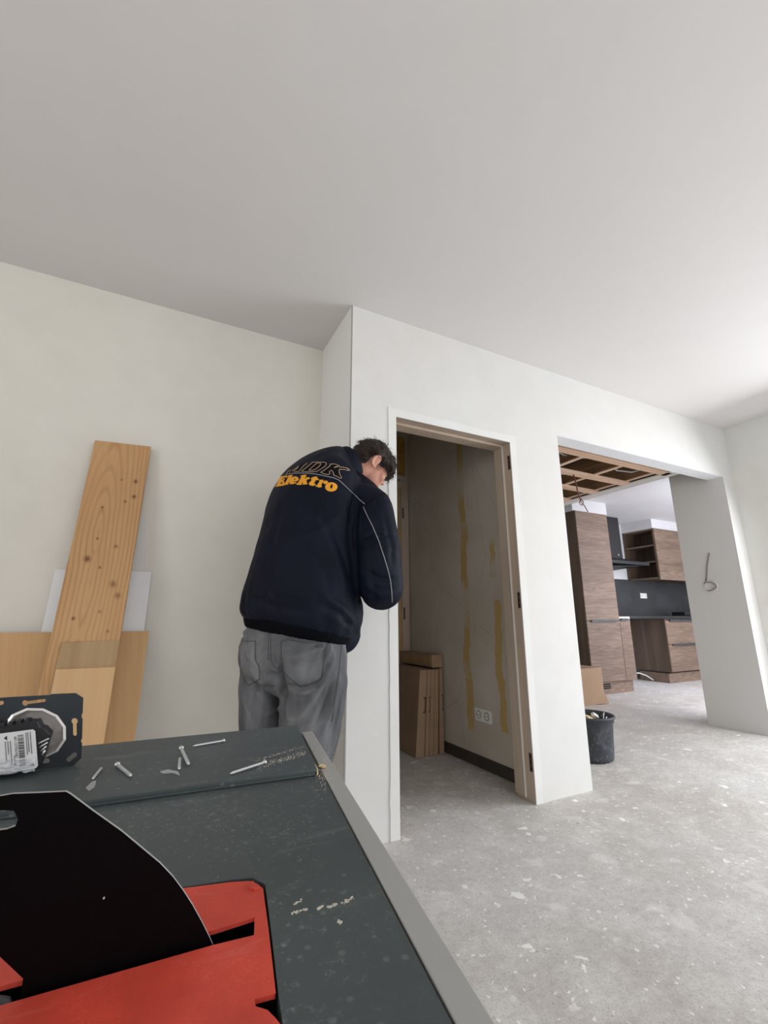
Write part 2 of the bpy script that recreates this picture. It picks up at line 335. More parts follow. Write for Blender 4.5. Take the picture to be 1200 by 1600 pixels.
# ------------------------------------------------------------------ mesh helpers
class MB:
    def __init__(s): s.v = []; s.f = []; s.mi = []; s.sm = []; s.m = 0; s.smooth = False
    def add(s, vs, fs):
        o = len(s.v); s.v += [tuple(v) for v in vs]
        for f in fs: s.f.append(tuple(i+o for i in f)); s.mi.append(s.m); s.sm.append(s.smooth)
    def box(s, x0, x1, y0, y1, z0, z1, T=None):
        vs = [Vector((x, y, z)) for z in (z0, z1) for y in (y0, y1) for x in (x0, x1)]
        if T: vs = [T @ v for v in vs]
        s.add(vs, [(0, 2, 3, 1), (4, 5, 7, 6), (0, 1, 5, 4), (2, 6, 7, 3), (0, 4, 6, 2), (1, 3, 7, 5)])
    def prism(s, poly, off):               # poly: list of 3D points, extruded by vector off
        n = len(poly); off = Vector(off)
        vs = [Vector(p) for p in poly] + [Vector(p)+off for p in poly]
        fs = [tuple(range(n)), tuple(range(2*n-1, n-1, -1))] + [(i, (i+1) % n, n+(i+1) % n, n+i)[::-1] for i in range(n)]
        s.add(vs, fs)
    def loft(s, rings, cap=True, closed=True):
        n = len(rings[0]); vs = [p for r in rings for p in r]; fs = []
        for k in range(len(rings)-1):
            for i in range(n if closed else n-1):
                j = (i+1) % n; fs.append((k*n+i, k*n+j, (k+1)*n+j, (k+1)*n+i))
        if cap: fs.append(tuple(range(n))[::-1]); fs.append(tuple((len(rings)-1)*n+i for i in range(n)))
        s.add(vs, fs)
    def tube(s, pts, rad, n=8, cap=True):
        pts = [Vector(p) for p in pts]; rings = []
        rr = rad if isinstance(rad, (list, tuple)) else [rad]*len(pts)
        ref = Vector((0, 0, 1))
        d0 = (pts[1]-pts[0]).normalized()
        if abs(d0.dot(ref)) > 0.9: ref = Vector((1, 0, 0))
        a = d0.cross(ref).normalized()
        for i, p in enumerate(pts):
            d = (pts[min(i+1, len(pts)-1)] - pts[max(i-1, 0)]).normalized()
            a = (a - d*a.dot(d)).normalized(); b = d.cross(a)
            rings.append([p + (a*math.cos(t)+b*math.sin(t))*rr[i] for t in [2*math.pi*k/n for k in range(n)]])
        sm = s.smooth; s.smooth = True; s.loft(rings, cap); s.smooth = sm
    def lathe(s, prof, c=(0, 0, 0), n=32, T=None):
        c = Vector(c); rings = []
        for r, z in prof:
            rg = [Vector((r*math.cos(2*math.pi*k/n), r*math.sin(2*math.pi*k/n), z)) for k in range(n)]
            rings.append([(T @ p if T else p)+c for p in rg])
        s.loft(rings, False)
    def blob(s, c, rad, T=None, nu=16, nv=10):
        c = Vector(c); rings = []
        for k in range(nv+1):
            ph = math.pi*(k+0.02)/(nv+0.04)
            rg = [Vector((rad[0]*math.sin(ph)*math.cos(2*math.pi*i/nu), rad[1]*math.sin(ph)*math.sin(2*math.pi*i/nu), rad[2]*math.cos(ph))) for i in range(nu)]
            rings.append([(T @ p if T else p)+c for p in rg])
        s.loft(rings[::-1], True)
    def build(s, name, mats, parent=None, bevel=0.0, seg=2, weld=False, inv=None):
        me = bpy.data.meshes.new(name)
        vs = s.v
        if parent is not None:
            pm = world_inv(parent); vs = [tuple(pm @ Vector(v)) for v in vs]
        me.from_pydata(vs, [], s.f)
        if not isinstance(mats, (list, tuple)): mats = [mats]
        for m in mats: me.materials.append(M[m] if isinstance(m, str) else m)
        for p, mi, sm in zip(me.polygons, s.mi, s.sm): p.material_index = mi; p.use_smooth = sm
        bm = bmesh.new(); bm.from_mesh(me)
        bmesh.ops.recalc_face_normals(bm, faces=bm.faces); bm.to_mesh(me); bm.free()
        o = bpy.data.objects.new(name, me); COL.objects.link(o)
        if parent is not None: o.parent = parent
        if bevel:
            b = o.modifiers.new('edge', 'BEVEL'); b.width = bevel; b.segments = seg; b.limit_method = 'ANGLE'; b.angle_limit = R(40)
        return o
def world_inv(o):
    m = Matrix.Identity(4); p = o
    while p is not None:
        m = (Matrix.Translation(p.location) @ p.rotation_euler.to_matrix().to_4x4()) @ m; p = p.parent
    return m.inverted()
def tag(o, label=None, cat=None, group=None, kind=None):
    if label: o['label'] = label
    if cat: o['category'] = cat
    if group: o['group'] = group
    if kind: o['kind'] = kind
    return o
def empty(name, loc, label, cat, group=None):
    o = bpy.data.objects.new(name, None); COL.objects.link(o); o.location = loc; o.empty_display_size = 0.05
    return tag(o, label, cat, group)
def struct(name, mb, mat, parent=None, bevel=0.0):
    o = mb.build(name, mat, parent, bevel)
    if parent is None: o['kind'] = 'structure'
    return o
def copy_tree(o, parent=None):
    c = o.copy(); COL.objects.link(c)
    if parent: c.parent = parent
    for ch in [x for x in bpy.data.objects if x.parent == o]: copy_tree(ch, c)
    return c

# ================================================================== SETTING
YB = 1.945; TB = 0.12; CE = 2.6015; XR = 4.454; XRET = 0.80; YA = 2.42
def floor_z(x): t = min(1, max(0, (x-2.4)/1.8)); return 0.054*t*t*(3-2*t)
mb = MB()
xs = [-2.7, 0, 1.2] + [2.4+1.8*i/12 for i in range(13)] + [5, 9.0]; ys = [-3.3, -1, 0, 1, 1.945, 3.0, 4.9]
vs = [(x, y, floor_z(x)) for y in ys for x in xs]; n = len(xs)
mb.smooth = True
mb.add(vs, [(j*n+i, j*n+i+1, (j+1)*n+i+1, (j+1)*n+i) for j in range(len(ys)-1) for i in range(n-1)])
mb.smooth = False
struct('floor', mb, 'concrete_floor')

mb = MB(); mb.box(-2.7, XR+0.3, -3.3, YB+0.06, CE, CE+0.15); mb.box(-2.7, XRET+0.06, YB+0.06, YA+0.1, CE, CE+0.15)
struct('ceiling', mb, 'ceiling_paint')

# wall with the door and the wide kitchen opening
DX0, DX1, DZ = 1.063, 1.863, 1.997           # clear door opening
OX0, OX1, OZ = 2.290, 4.295, 2.132           # kitchen opening
CW = 0.046
mb = MB()
mb.box(XRET+0.0, DX0-CW, YB, YB+TB, 0, CE+0.1)
mb.box(DX0-CW, DX1+CW, YB, YB+TB, DZ+CW, CE+0.1)
mb.box(DX1+CW, OX0, YB, YB+TB, 0, CE+0.1)
mb.box(OX0, OX1, YB, YB+TB, OZ, CE+0.1)
mb.box(OX1, XR+0.05, YB, YB+0.0035, 0, CE+0.1)
mb.box(OX1+0.01, XR+0.05, YB+0.0035, YB+TB, 2.62, CE+0.1)
struct('wall_front', mb, 'plaster_front')
mb = MB(); mb.box(OX0, OX1, YB+0.002, YB+TB, OZ-0.004, OZ); struct('trim_1', mb, 'soffit_paint')
# return beside the alcove and its corner bead
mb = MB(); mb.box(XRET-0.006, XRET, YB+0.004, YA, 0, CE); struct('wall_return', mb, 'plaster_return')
mb = MB(); mb.box(XRET-0.007, XRET-0.003, YB-0.0015, YB+0.002, 0, CE); struct('trim_2', mb, 'seam_grey')
mb = MB(); mb.box(-2.7, XRET+0.12, YA, YA+0.1, 0, CE+0.1); struct('wall_left', mb, 'plaster_left')
# right wall with the garden door opening
mb = MB()
mb.box(XR, XR+0.14, 1.66, YB, 0, CE+0.1); mb.box(XR, XR+0.14, -3.3, -0.98, 0, CE+0.1)
mb.box(XR, XR+0.14, -0.98, 1.66, 2.16, CE+0.1); struct('wall_right', mb, 'plaster_right')
def wframe(name, T, w, h, mull):
    mb = MB(); t = 0.06
    mb.box(0, w, 0, 0.05, 0, t, T); mb.box(0, w, 0, 0.05, h-t, h, T)
    for k in range(mull+1):
        x = (w-t)*k/mull; mb.box(x, x+t, 0.002, 0.048, t, h-t, T)
    o = mb.build(name, 'window_frame'); o['kind'] = 'structure'; return o
wframe('window_1', Matrix.Translation((XR+0.13, -0.98, 0.0)) @ Matrix.Rotation(R(90), 4, 'Z'), 2.64, 2.16, 2)
mb = MB()
mb.box(-2.7, -0.9, -3.15, -3.0, 0, CE+0.1); mb.box(3.3, XR+0.14, -3.15, -3.0, 0, CE+0.1)
mb.box(-0.9, 3.3, -3.15, -3.0, 2.35, CE+0.1); mb.box(-0.9, 3.3, -3.15, -3.0, 0, 0.25)
struct('wall_rear', mb, 'plaster_left')
wframe('window_2', Matrix.Translation((-0.9, -3.13, 0.25)), 4.2, 2.1, 3)
mb = MB()
mb.box(-2.65, -2.5, -3.0, -1.85, 0, CE+0.1); mb.box(-2.65, -2.5, 0.65, YA, 0, CE+0.1)
mb.box(-2.65, -2.5, -1.85, 0.65, 2.35, CE+0.1); mb.box(-2.65, -2.5, -1.85, 0.65, 0, 0.45)
struct('wall_side', mb, 'plaster_left')
wframe('window_3', Matrix.Translation((-2.52, -1.85, 0.45)) @ Matrix.Rotation(R(90), 4, 'Z'), 2.5, 1.9, 2)

# stub wall on the right of the kitchen opening, running into the outer wall of the kitchen
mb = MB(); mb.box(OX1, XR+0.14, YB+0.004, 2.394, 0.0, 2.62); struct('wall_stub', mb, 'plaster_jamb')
mb = MB()
mb.box(XR+0.14, 4.85, 2.20, 2.39, 0, 2.6); mb.box(7.9, 8.6, 2.20, 2.39, 0, 2.6); mb.box(4.85, 7.9, 2.20, 2.39, 2.38, 2.6)
struct('wall_garden', mb, 'kitchen_plaster')
wframe('window_4', Matrix.Translation((4.85, 2.22, 0.05)), 3.05, 2.33, 3)

# door frame in the front wall
fr = empty('door_frame', (0, 0, 0), 'bare grey wooden door frame without a door, hinge slots in its right jamb', 'door frame')
fr.name = 'door_1'; fr['kind'] = 'structure'
for k in ('label', 'category'): del fr[k]
mb = MB()
for x0, x1 in ((DX0-0.055, DX0), (DX1, DX1+0.055)): mb.box(x0, x1, YB+0.001, YB+0.135, 0, DZ+0.055)
o = mb.build('jamb', 'frame_wood', fr, 0.002)
mb = MB(); mb.box(DX0, DX1, YB+0.001, YB+0.135, DZ, DZ+0.055); mb.build('head_jamb', 'frame_wood', fr, 0.002)
mb = MB()                                # door stop standing out from the rebate
mb.box(DX1-0.014, DX1+0.001, YB+0.055, YB+0.134, 0.02, DZ); mb.box(DX0-0.001, DX0+0.014, YB+0.055, YB+0.134, 0.02, DZ)
mb.box(DX0+0.014, DX1-0.014, YB+0.055, YB+0.134, DZ-0.014, DZ+0.001); mb.build('door_stop', 'frame_wood', fr, 0.002)
mb = MB()                                # lighter bevel line between rebate and stop
mb.box(DX1-0.0165, DX1-0.0135, YB+0.052, YB+0.060, 0.02, DZ-0.014)
mb.box(DX0+0.0135, DX0+0.0165, YB+0.052, YB+0.060, 0.02, DZ-0.014)
mb.build('bead', 'pale_trim', fr)
for yy in (724, 938, 1190):
    c = onX(800, yy, DX1); z = onX(806 if yy == 938 else (793 if yy == 724 else 827), yy, DX1).z
    mb = MB(); mb.box(DX1-0.0012, DX1+0.002, YB+0.006, YB+0.026, z-0.045, z+0.045)
    hs = mb.build('hinge_slot', 'hinge_dark', fr)
    mb = MB()
    for dz in (-0.03, 0.0, 0.03): mb.box(DX1-0.0024, DX1-0.001, YB+0.010, YB+0.018, z+dz-0.006, z+dz+0.006)
    mb.build('screw_hole', 'dark_cavity', hs)
# white casing flush with the plaster, slightly ragged at the outer edge
def casing(pts_out, pts_in):
    mb = MB(); poly = [(x, YB-0.0035, z) for x, z in pts_out] + [(x, YB-0.0035, z) for x, z in pts_in[::-1]]
    mb.prism(poly, (0, 0.004, 0)); return mb
rnd = random.Random(3)
def rag(a, b, n, amp):
    out = []
    for i in range(n+1):
        t = i/n; x = a[0]+(b[0]-a[0])*t; z = a[1]+(b[1]-a[1])*t; out.append((x+rnd.uniform(-amp, amp), z+rnd.uniform(-amp, amp)))
    return out
mb = MB()
for xo, xi in ((DX0-CW-0.004, DX0-0.002), (DX1+CW+0.002, DX1+0.0005)):
    po = rag((xo, 0.0), (xo, DZ), 40, 0.0022); po[-1] = (xo, DZ); po[0] = (xo, 0.0)
    for i in range(40):
        z0, z1 = po[i][1], po[i+1][1]
        mb.prism([(po[i][0], YB-0.004, z0), (po[i+1][0], YB-0.004, z1), (xi, YB-0.004, z1), (xi, YB-0.004, z0)], (0, 0.005, 0))
po = rag((DX0-CW-0.004, DZ+CW), (DX1+CW+0.002, DZ+CW), 24, 0.002); po[0] = (DX0-CW-0.004, DZ+CW); po[-1] = (DX1+CW+0.002, DZ+CW)
for i in range(24):
    mb.prism([(po[i][0], YB-0.004, po[i][1]), (po[i+1][0], YB-0.004, po[i+1][1]), (po[i+1][0], YB-0.004, DZ), (po[i][0], YB-0.004, DZ)], (0, 0.005, 0))
mb.build('casing', 'putty_edge', fr)

# ------------------------------------------------------------------ hall behind the door
HX1 = 1.98; HY1 = 3.41; HC = 2.62
mb = MB(); mb.box(HX1, 2.10, YB+TB, HY1, 0, HC); mb.box(HX1, 2.10, HY1, 4.62, 0, HC)
struct('wall_hall_right', mb, 'hall_wall')
mb = MB(); mb.box(0.80, 0.92, YA+0.1, 4.0, 0, HC); mb.box(0.80, 0.92, YB+TB, YA+0.1, 0, HC); struct('wall_hall_left', mb, 'hall_plain')
mb = MB(); mb.box(0.92, 1.02, HY1, HY1+0.12, 0, HC); mb.box(1.02, HX1, HY1, HY1+0.12, 2.18, HC); mb.box(1.90, HX1, HY1+0.001, HY1+0.12, 0, 2.18)
struct('wall_hall_far', mb, 'hall_plain')
mb = MB(); mb.box(0.80, 2.10, YB+TB, 4.62, HC, HC+0.08); struct('ceiling_hall', mb, 'hall_plain')
mb = MB(); mb.box(0.92, HX1, 3.9, 4.0, 0, HC); struct('wall_hall_end', mb, 'hall_plain')
mb = MB(); mb.box(HX1-0.012, HX1, YB+TB+0.02, HY1, 0.006, 0.075); struct('baseboard_hall', mb, 'dark_skirting', bevel=0.002)
mb = MB(); mb.box(1.70, 1.95, HY1-0.003, HY1+0.0, 2.22, 2.60); struct('trim_3', mb, 'yellow_glue')
d3 = empty('door_2', (0, 0, 0), 'x', 'x'); del d3['label']; del d3['category']; d3['kind'] = 'structure'
mb = MB(); mb.box(1.895, 1.968, HY1-0.022, HY1, 0, 2.16); mb.box(1.02, 1.895, HY1-0.022, HY1, 2.09, 2.16); mb.build('architrave', 'frame_wood', d3, 0.003)
mb = MB(); mb.box(1.86, 1.895, HY1-0.012, HY1+0.09, 0, 2.09); mb.build('jamb', 'brown_veneer', d3)
for z in (1.86, 0.98):
    mb = MB(); mb.box(1.905, 1.918, HY1-0.025, HY1-0.021, z-0.05, z+0.05); mb.build('hinge', 'hinge_dark', d3)

# ------------------------------------------------------------------ kitchen shell
KF = 0.054; KC = 2.435; KY = 4.62
mb = MB(); mb.box(2.0, 8.7, KY, KY+0.12, 0, 2.7); struct('wall_kitchen_back', mb, 'kitchen_plaster')
mb = MB(); mb.box(8.6, 8.72, 2.2, KY, 0, 2.7); struct('wall_kitchen_right', mb, 'kitchen_plaster')
mb = MB(); mb.box(4.16, 8.7, 2.2, KY, KC, KC+0.1); mb.box(2.1, 4.16, 4.0, KY, KC, KC+0.1); struct('ceiling_kitchen', mb, 'kitchen_plaster')
# white bulkheads above the cupboards
mb = MB(); mb.box(4.615, 5.27, 3.80, KY, 2.277, KC); struct('trim_4', mb, 'kitchen_plaster')
mb = MB(); mb.box(6.72, 8.6, 4.11, KY, 2.286, KC); struct('trim_5', mb, 'kitchen_plaster')
# dark backsplash board on the rear wall
mb = MB(); mb.box(5.27, 8.6, KY-0.012, KY, KF+0.89, 1.535); bs = struct('trim_6', mb, 'charcoal_panel')
# cut-open ceiling above the opening: dark void, joists, battens
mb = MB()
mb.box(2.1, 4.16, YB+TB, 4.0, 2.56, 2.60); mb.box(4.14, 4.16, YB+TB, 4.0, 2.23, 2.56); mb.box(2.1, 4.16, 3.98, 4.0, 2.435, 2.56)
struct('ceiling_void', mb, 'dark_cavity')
mb = MB(); mb.box(4.02, 4.15, YB+TB, 4.0, 2.212, 2.224); struct('trim_7', mb, 'pale_trim')
for k, X in enumerate((2.55, 3.03, 3.53, 3.98)):
    mb = MB(); mb.box(X, X+0.035, YB+TB, 3.98, 2.245, 2.42)
    o = mb.build('ceiling_joist', 'joist_wood')
    tag(o, ['rough brown joist in the open ceiling nearest the door side', 'rough brown joist crossing behind the hanging cable', 'rough brown joist crossing the middle of the open ceiling', 'rough brown joist beside the pale edge of the open ceiling'][k], 'joist', 'joists in the open ceiling')
    mb = MB(); mb.box(X-0.004, X+0.039, YB+TB, 3.98, 2.2362, 2.2448); mb.build('pale_lath', 'batten_pine', o)
bl = ['pale pine batten closest to the white lintel of the kitchen opening', 'pale pine batten second from the white lintel', 'pale pine batten third from the lintel, near the cupboard', 'pale pine batten furthest from the lintel, above the tall cupboard']
for k, (y0, y1) in enumerate(((2.235, 2.315), (2.615, 2.695), (2.96, 3.04), (3.31, 3.39))):
    mb = MB(); mb.box(2.12, 4.08, y0, y1, 2.212+(0.0003*k), 2.236)
    tag(mb.build('ceiling_batten', 'batten_pine', None, 0.002), bl[k], 'batten', 'battens under the open ceiling')
cl = ['grey conduit looping through the open ceiling near the lintel', 'grey conduit lying across the middle of the open ceiling', 'grey conduit bending down at the right of the open ceiling']
for k, pts in enumerate(([(2.6, 2.45, 2.36), (3.0, 2.5, 2.30), (3.2, 2.45, 2.29), (3.4, 2.40, 2.33)], [(2.9, 2.9, 2.32), (3.3, 2.88, 2.29), (3.55, 2.82, 2.30), (3.8, 2.78, 2.34)], [(3.62, 2.5, 2.34), (3.75, 2.55, 2.29), (3.9, 2.5, 2.28), (3.97, 2.42, 2.30)])):
    mb = MB(); mb.tube(pts, 0.008); tag(mb.build('conduit', 'conduit_grey'), cl[k], 'conduit', 'conduits in the open ceiling')
# cable hanging out of the ceiling
p = [onY(*q, Y) for q, Y in (((896, 741), 2.66), ((899, 752), 2.66), ((903, 770), 2.66), ((907, 781), 2.65))]
q = [onY(*q, 2.65) for q in ((907, 781), (905, 786), (909, 790), (912, 785), (908, 779), (907, 783), (913, 790), (919, 800))]
mb = MB(); mb.tube(p, 0.006); mb.tube(q, 0.004)
hc = mb.build('hanging_cable', 'cable_red'); tag(hc, 'reddish cable with a knot hanging down from the open ceiling', 'cable')

# ================================================================== KITCHEN FURNITURE
def handle(mb, x0, x1, y, z):            # bar handle on a front that faces -Y
    mb.prism([(x0+0.02, y-0.02, z+0.016), (x1-0.02, y-0.02, z+0.016), (x1, y-0.02, z), (x1-0.02, y-0.02, z-0.012), (x0+0.02, y-0.02, z-0.012), (x0, y-0.02, z)], (0, 0.02, 0))
TX0, TX1, TY = 4.66, 5.262, 3.80
t = empty('tall_cupboard', ((TX0+TX1)/2, TY+0.3, KF), 'tall oak look kitchen cupboard with two doors beside the extractor hood', 'cupboard')
mb = MB(); mb.box(TX0, TX1, TY+0.02, KY-0.02, KF+0.14, 2.276); mb.build('body', 'oak_side', t, 0.001)
for n_, z0, z1 in (('door', 0.908, 2.275), ('door', KF+0.145, 0.902)):
    mb = MB(); mb.box(TX0+0.002, TX1-0.002, TY, TY+0.0195, z0, z1); d = mb.build(n_, 'oak_front', t, 0.0015)
    if z0 < 0.5:
        mb = MB(); handle(mb, TX0+0.06, TX1-0.05, TY, 0.9); mb.build('handle', 'handle_grey', d)
mb = MB(); mb.box(TX0+0.01, TX1-0.01, TY+0.035, TY+0.06, KF, KF+0.138); pl = mb.build('plinth', 'oak_front', t)
mb = MB()
for z in (0.06, 0.082, 0.104): mb.box(TX0+0.12, TX0+0.34, TY+0.031, TY+0.036, KF+z, KF+z+0.014)
mb.build('vent_grille', 'dark_cavity', pl)
t = empty('narrow_cupboard', (5.38, TY+0.3, KF), 'narrow oak look pull-out cupboard between tall cupboard and the gap', 'cupboard')
NX0, NX1 = 5.265, 5.465
mb = MB(); mb.box(NX0, NX1, TY+0.02, KY-0.06, KF+0.14, 0.93); mb.build('body', 'white_laminate', t)
mb = MB(); mb.box(NX0+0.001, NX1-0.001, TY, TY+0.0195, KF+0.145, 0.915); d = mb.build('door', 'oak_front', t, 0.0015)
mb = MB(); handle(mb, NX0+0.004, NX1-0.03, TY, 0.918); mb.build('handle', 'handle_grey', d)
mb = MB(); mb.box(NX0, NX1-0.02, TY+0.05, TY+0.07, KF, KF+0.138); mb.build('plinth', 'oak_front', t)
mb = MB(); mb.box(NX1, NX1+0.012, TY+0.01, TY+0.15, KF+0.40, 0.955); mb.box(NX0, NX1, TY+0.01, TY+0.03, 0.9305, 0.955); mb.build('edge_strip', 'pale_trim', t)
# worktop left part
mb = MB(); mb.box(NX0, 6.5, TY+0.16, KY-0.013, 0.931, 0.965); tag(mb.build('worktop', 'black_laminate', None, 0.001), 'black worktop over the gap left of the drawer unit', 'worktop')
# base unit with wide side panel and drawers
BX, BY = 6.52, 4.005
t = empty('drawer_unit', (7.0, BY+0.3, KF), 'oak look base unit with drawers and wide side panel under the black worktop', 'drawer unit')
mb = MB(); mb.box(BX, BX+0.02, BY, KY-0.02, KF+0.145, 0.926); mb.build('side_panel', 'oak_side', t)
mb = MB(); mb.box(BX+0.021, 8.55, BY+0.021, KY-0.02, KF+0.145, 0.925); mb.build('body', 'oak_side', t)
for x0, x1 in ((BX+0.021, 7.42), (7.423, 8.3)):
    for z0, z1 in ((0.575, 0.900), (KF+0.15, 0.570)):
        mb = MB(); mb.box(x0, x1, BY, BY+0.0195, z0, z1); d = mb.build('drawer', 'oak_front', t, 0.0015)
        mb = MB(); handle(mb, x0+0.07, x1-0.08, BY, z1-0.005); mb.build('handle', 'handle_grey', d)
mb = MB(); mb.box(BX-0.012, BX+0.006, BY+0.04, KY-0.15, KF, KF+0.125); mb.box(BX+0.006, 8.5, BY+0.04, BY+0.06, KF, KF+0.13); mb.build('plinth', 'oak_front', t)
mb = MB(); mb.box(BX-0.015, 8.56, BY-0.02, KY-0.013, 0.927, 0.967); tag(mb.build('worktop', 'black_laminate', None, 0.002), 'black worktop on the drawer unit with sink tap and hob', 'worktop')
mb = MB(); mb.box(7.32, 7.85, 4.10, 4.50, 0.9675, 0.975); tag(mb.build('hob', 'hood_black', None, 0.002), 'flat black hob set on the dark worktop', 'hob')
t = empty('dish_rack', (7.5, 4.3, 0.975), 'small dark tray with a metal ring on the worktop', 'tray')
mb = MB(); mb.box(7.38, 7.56, 4.2, 4.4, 0.976, 1.03); mb.box(7.70, 8.2, 4.2, 4.4, 0.976, 1.01); mb.build('tray', 'mech_black', t, 0.004)
mb = MB(); mb.tube([(7.62+0.04*math.cos(a), 4.22, 1.02+0.04*math.sin(a)) for a in [math.pi*k/8 for k in range(9)]], 0.006); mb.build('ring', 'steel', t)
# white hose under the gap
p = [onZ(*q, KF+0.02) for q in ((985, 1046), (992, 1048), (998, 1052), (1003, 1057))]
mb = MB(); mb.tube([(6.25, 4.40, 0.17), (6.36, 4.38, 0.165), (6.44, 4.33, 0.13), (6.49, 4.27, 0.073)], 0.009)
tag(mb.build('hose', 'pale_trim'), 'short white hose on the floor in the gap beside the drawer unit', 'hose')
# upper cupboard with open shelves on its side
t = empty('wall_cupboard', (7.2, 4.3, 1.52), 'oak look wall cupboard with open shelves on its left side above the backsplash', 'cupboard')
UX, UY, UZ0, UZ1 = 6.72, 4.11, 1.52, 2.283
mb = MB(); mb.box(UX, UX+0.32, KY-0.03, KY-0.0125, UZ0+0.02, UZ1); mb.box(UX+0.30, UX+0.32, UY+0.02, KY-0.03, UZ0, UZ1)
mb.box(UX, UX+0.30, UY+0.0, UY+0.018, UZ0, UZ1); mb.build('back_panel', 'oak_side', t)
for k in range(4):
    z = UZ0+(UZ1-0.018-UZ0)*k/3; mb = MB(); mb.box(UX+0.001, UX+0.30, UY+0.019, KY-0.031, z, z+0.018); mb.build('shelf', 'oak_front', t)
mb = MB(); mb.box(UX+0.321, 8.3, UY+0.02, KY-0.013, UZ0, UZ1); mb.build('body', 'oak_side', t)
for x0, x1 in ((UX-0.0, 7.45), (7.455, 8.25)):
    mb = MB(); mb.box(x0, x1, UY-0.02, UY-0.0005, UZ0-0.02, UZ1); mb.build('door', 'oak_front', t, 0.0015)
# extractor hood
t = empty('extractor_hood', (6.1, 4.35, 1.66), 'black extractor hood with tall chimney and thin wide canopy', 'extractor hood')
mb = MB(); mb.box(5.93, 6.21, 4.30, KY-0.001, 1.74, KC-0.002); mb.build('chimney', 'hood_black', t, 0.002)
mb = MB(); mb.prism([(5.66, 4.13, 1.70), (5.66, KY-0.014, 1.70), (6.56, KY-0.014, 1.70), (6.56, 4.13, 1.70)][::-1], (0, 0, 0.046))
mb.loft([[(5.68, 4.16, 1.746), (6.54, 4.16, 1.746), (6.54, KY-0.015, 1.746), (5.68, KY-0.015, 1.746)], [(5.85, 4.27, 1.80), (6.30, 4.27, 1.80), (6.30, KY-0.015, 1.80), (5.85, KY-0.015, 1.80)]])
mb.prism([(5.72, 4.19, 1.655), (5.72, KY-0.02, 1.655), (6.30, KY-0.02, 1.655), (6.40, 4.19, 1.685)][::-1], (0, 0, 0.015))
mb.build('canopy', 'hood_black', t, 0.002)
mb = MB(); c = onY(966.5, 867, 4.298); mb.box(c.x-0.012, c.x+0.012, 4.294, 4.2995, c.z-0.012, c.z+0.012); mb.build('badge', 'steel', t)
# socket on the backsplash, two gangs
def socket(parent_name, label, T, n=2):
    t = empty(parent_name, T.translation, label, 'socket'); t.rotation_euler = T.to_euler(); W_ = 0.081
    mb = MB(); mb.box(-W_*n/2, W_*n/2, -0.010, 0, -W_/2, W_/2, T); mb.build('cover_plate', 'socket_white', t, 0.003)
    for k in range(n):
        cx = -W_*n/2+W_*(k+0.5)
        mb = MB(); mb.smooth = True
        TT = T @ Matrix.Translation((cx, -0.0102, 0)) @ Matrix.Rotation(R(90), 4, 'X')
        prof = [(0.0, -0.006), (0.019, -0.006), (0.020, 0.0006), (0.024, 0.0010), (0.026, 0.0)]
        mb.lathe(prof, n=24, T=TT); ins = mb.build('socket_insert', 'socket_hole', t)
        mb = MB()
        for dx in (-0.0095, 0.0095):
            mb.box(cx+dx-0.0025, cx+dx+0.0025, -0.012, -0.0045, -0.0025, 0.0025, T)
        mb.build('contact_hole', 'dark_cavity', ins)
    return t
c = onY(1005, 931, KY-0.012)
socket('wall_socket', 'white double socket on the dark kitchen backsplash', Matrix.Translation((c.x, KY-0.012, c.z)) @ Matrix.Scale(1.0, 4))
c = onX(756, 1118, HX1)
socket('wall_socket', 'double socket low on the stained wall inside the doorway', Matrix.Translation((HX1, c.y, c.z)) @ Matrix.Rotation(R(-90), 4, 'Z'))

# box and tub near the opening
t = empty('cardboard_box', (4.2, 3.6, KF-0.002), 'tall brown cardboard box standing in front of the tall cupboard', 'box')
mb = MB(); mb.box(3.92, 4.385, 3.45, 3.78, floor_z(3.92)+0.001, 0.418); mb.build('box_body', 'cardboard', t, 0.003)
mb = MB(); mb.box(3.92, 4.385, 3.45, 3.78, 0.4182, 0.421); mb.build('top_flap', 'cardboard_dark', t)
mb = MB(); mb.prism([(4.22, 3.45, 0.06), (4.384, 3.45, 0.18), (4.40, 3.41, 0.06)], (0, 0.004, 0)); mb.build('loose_flap', 'cardboard', t)

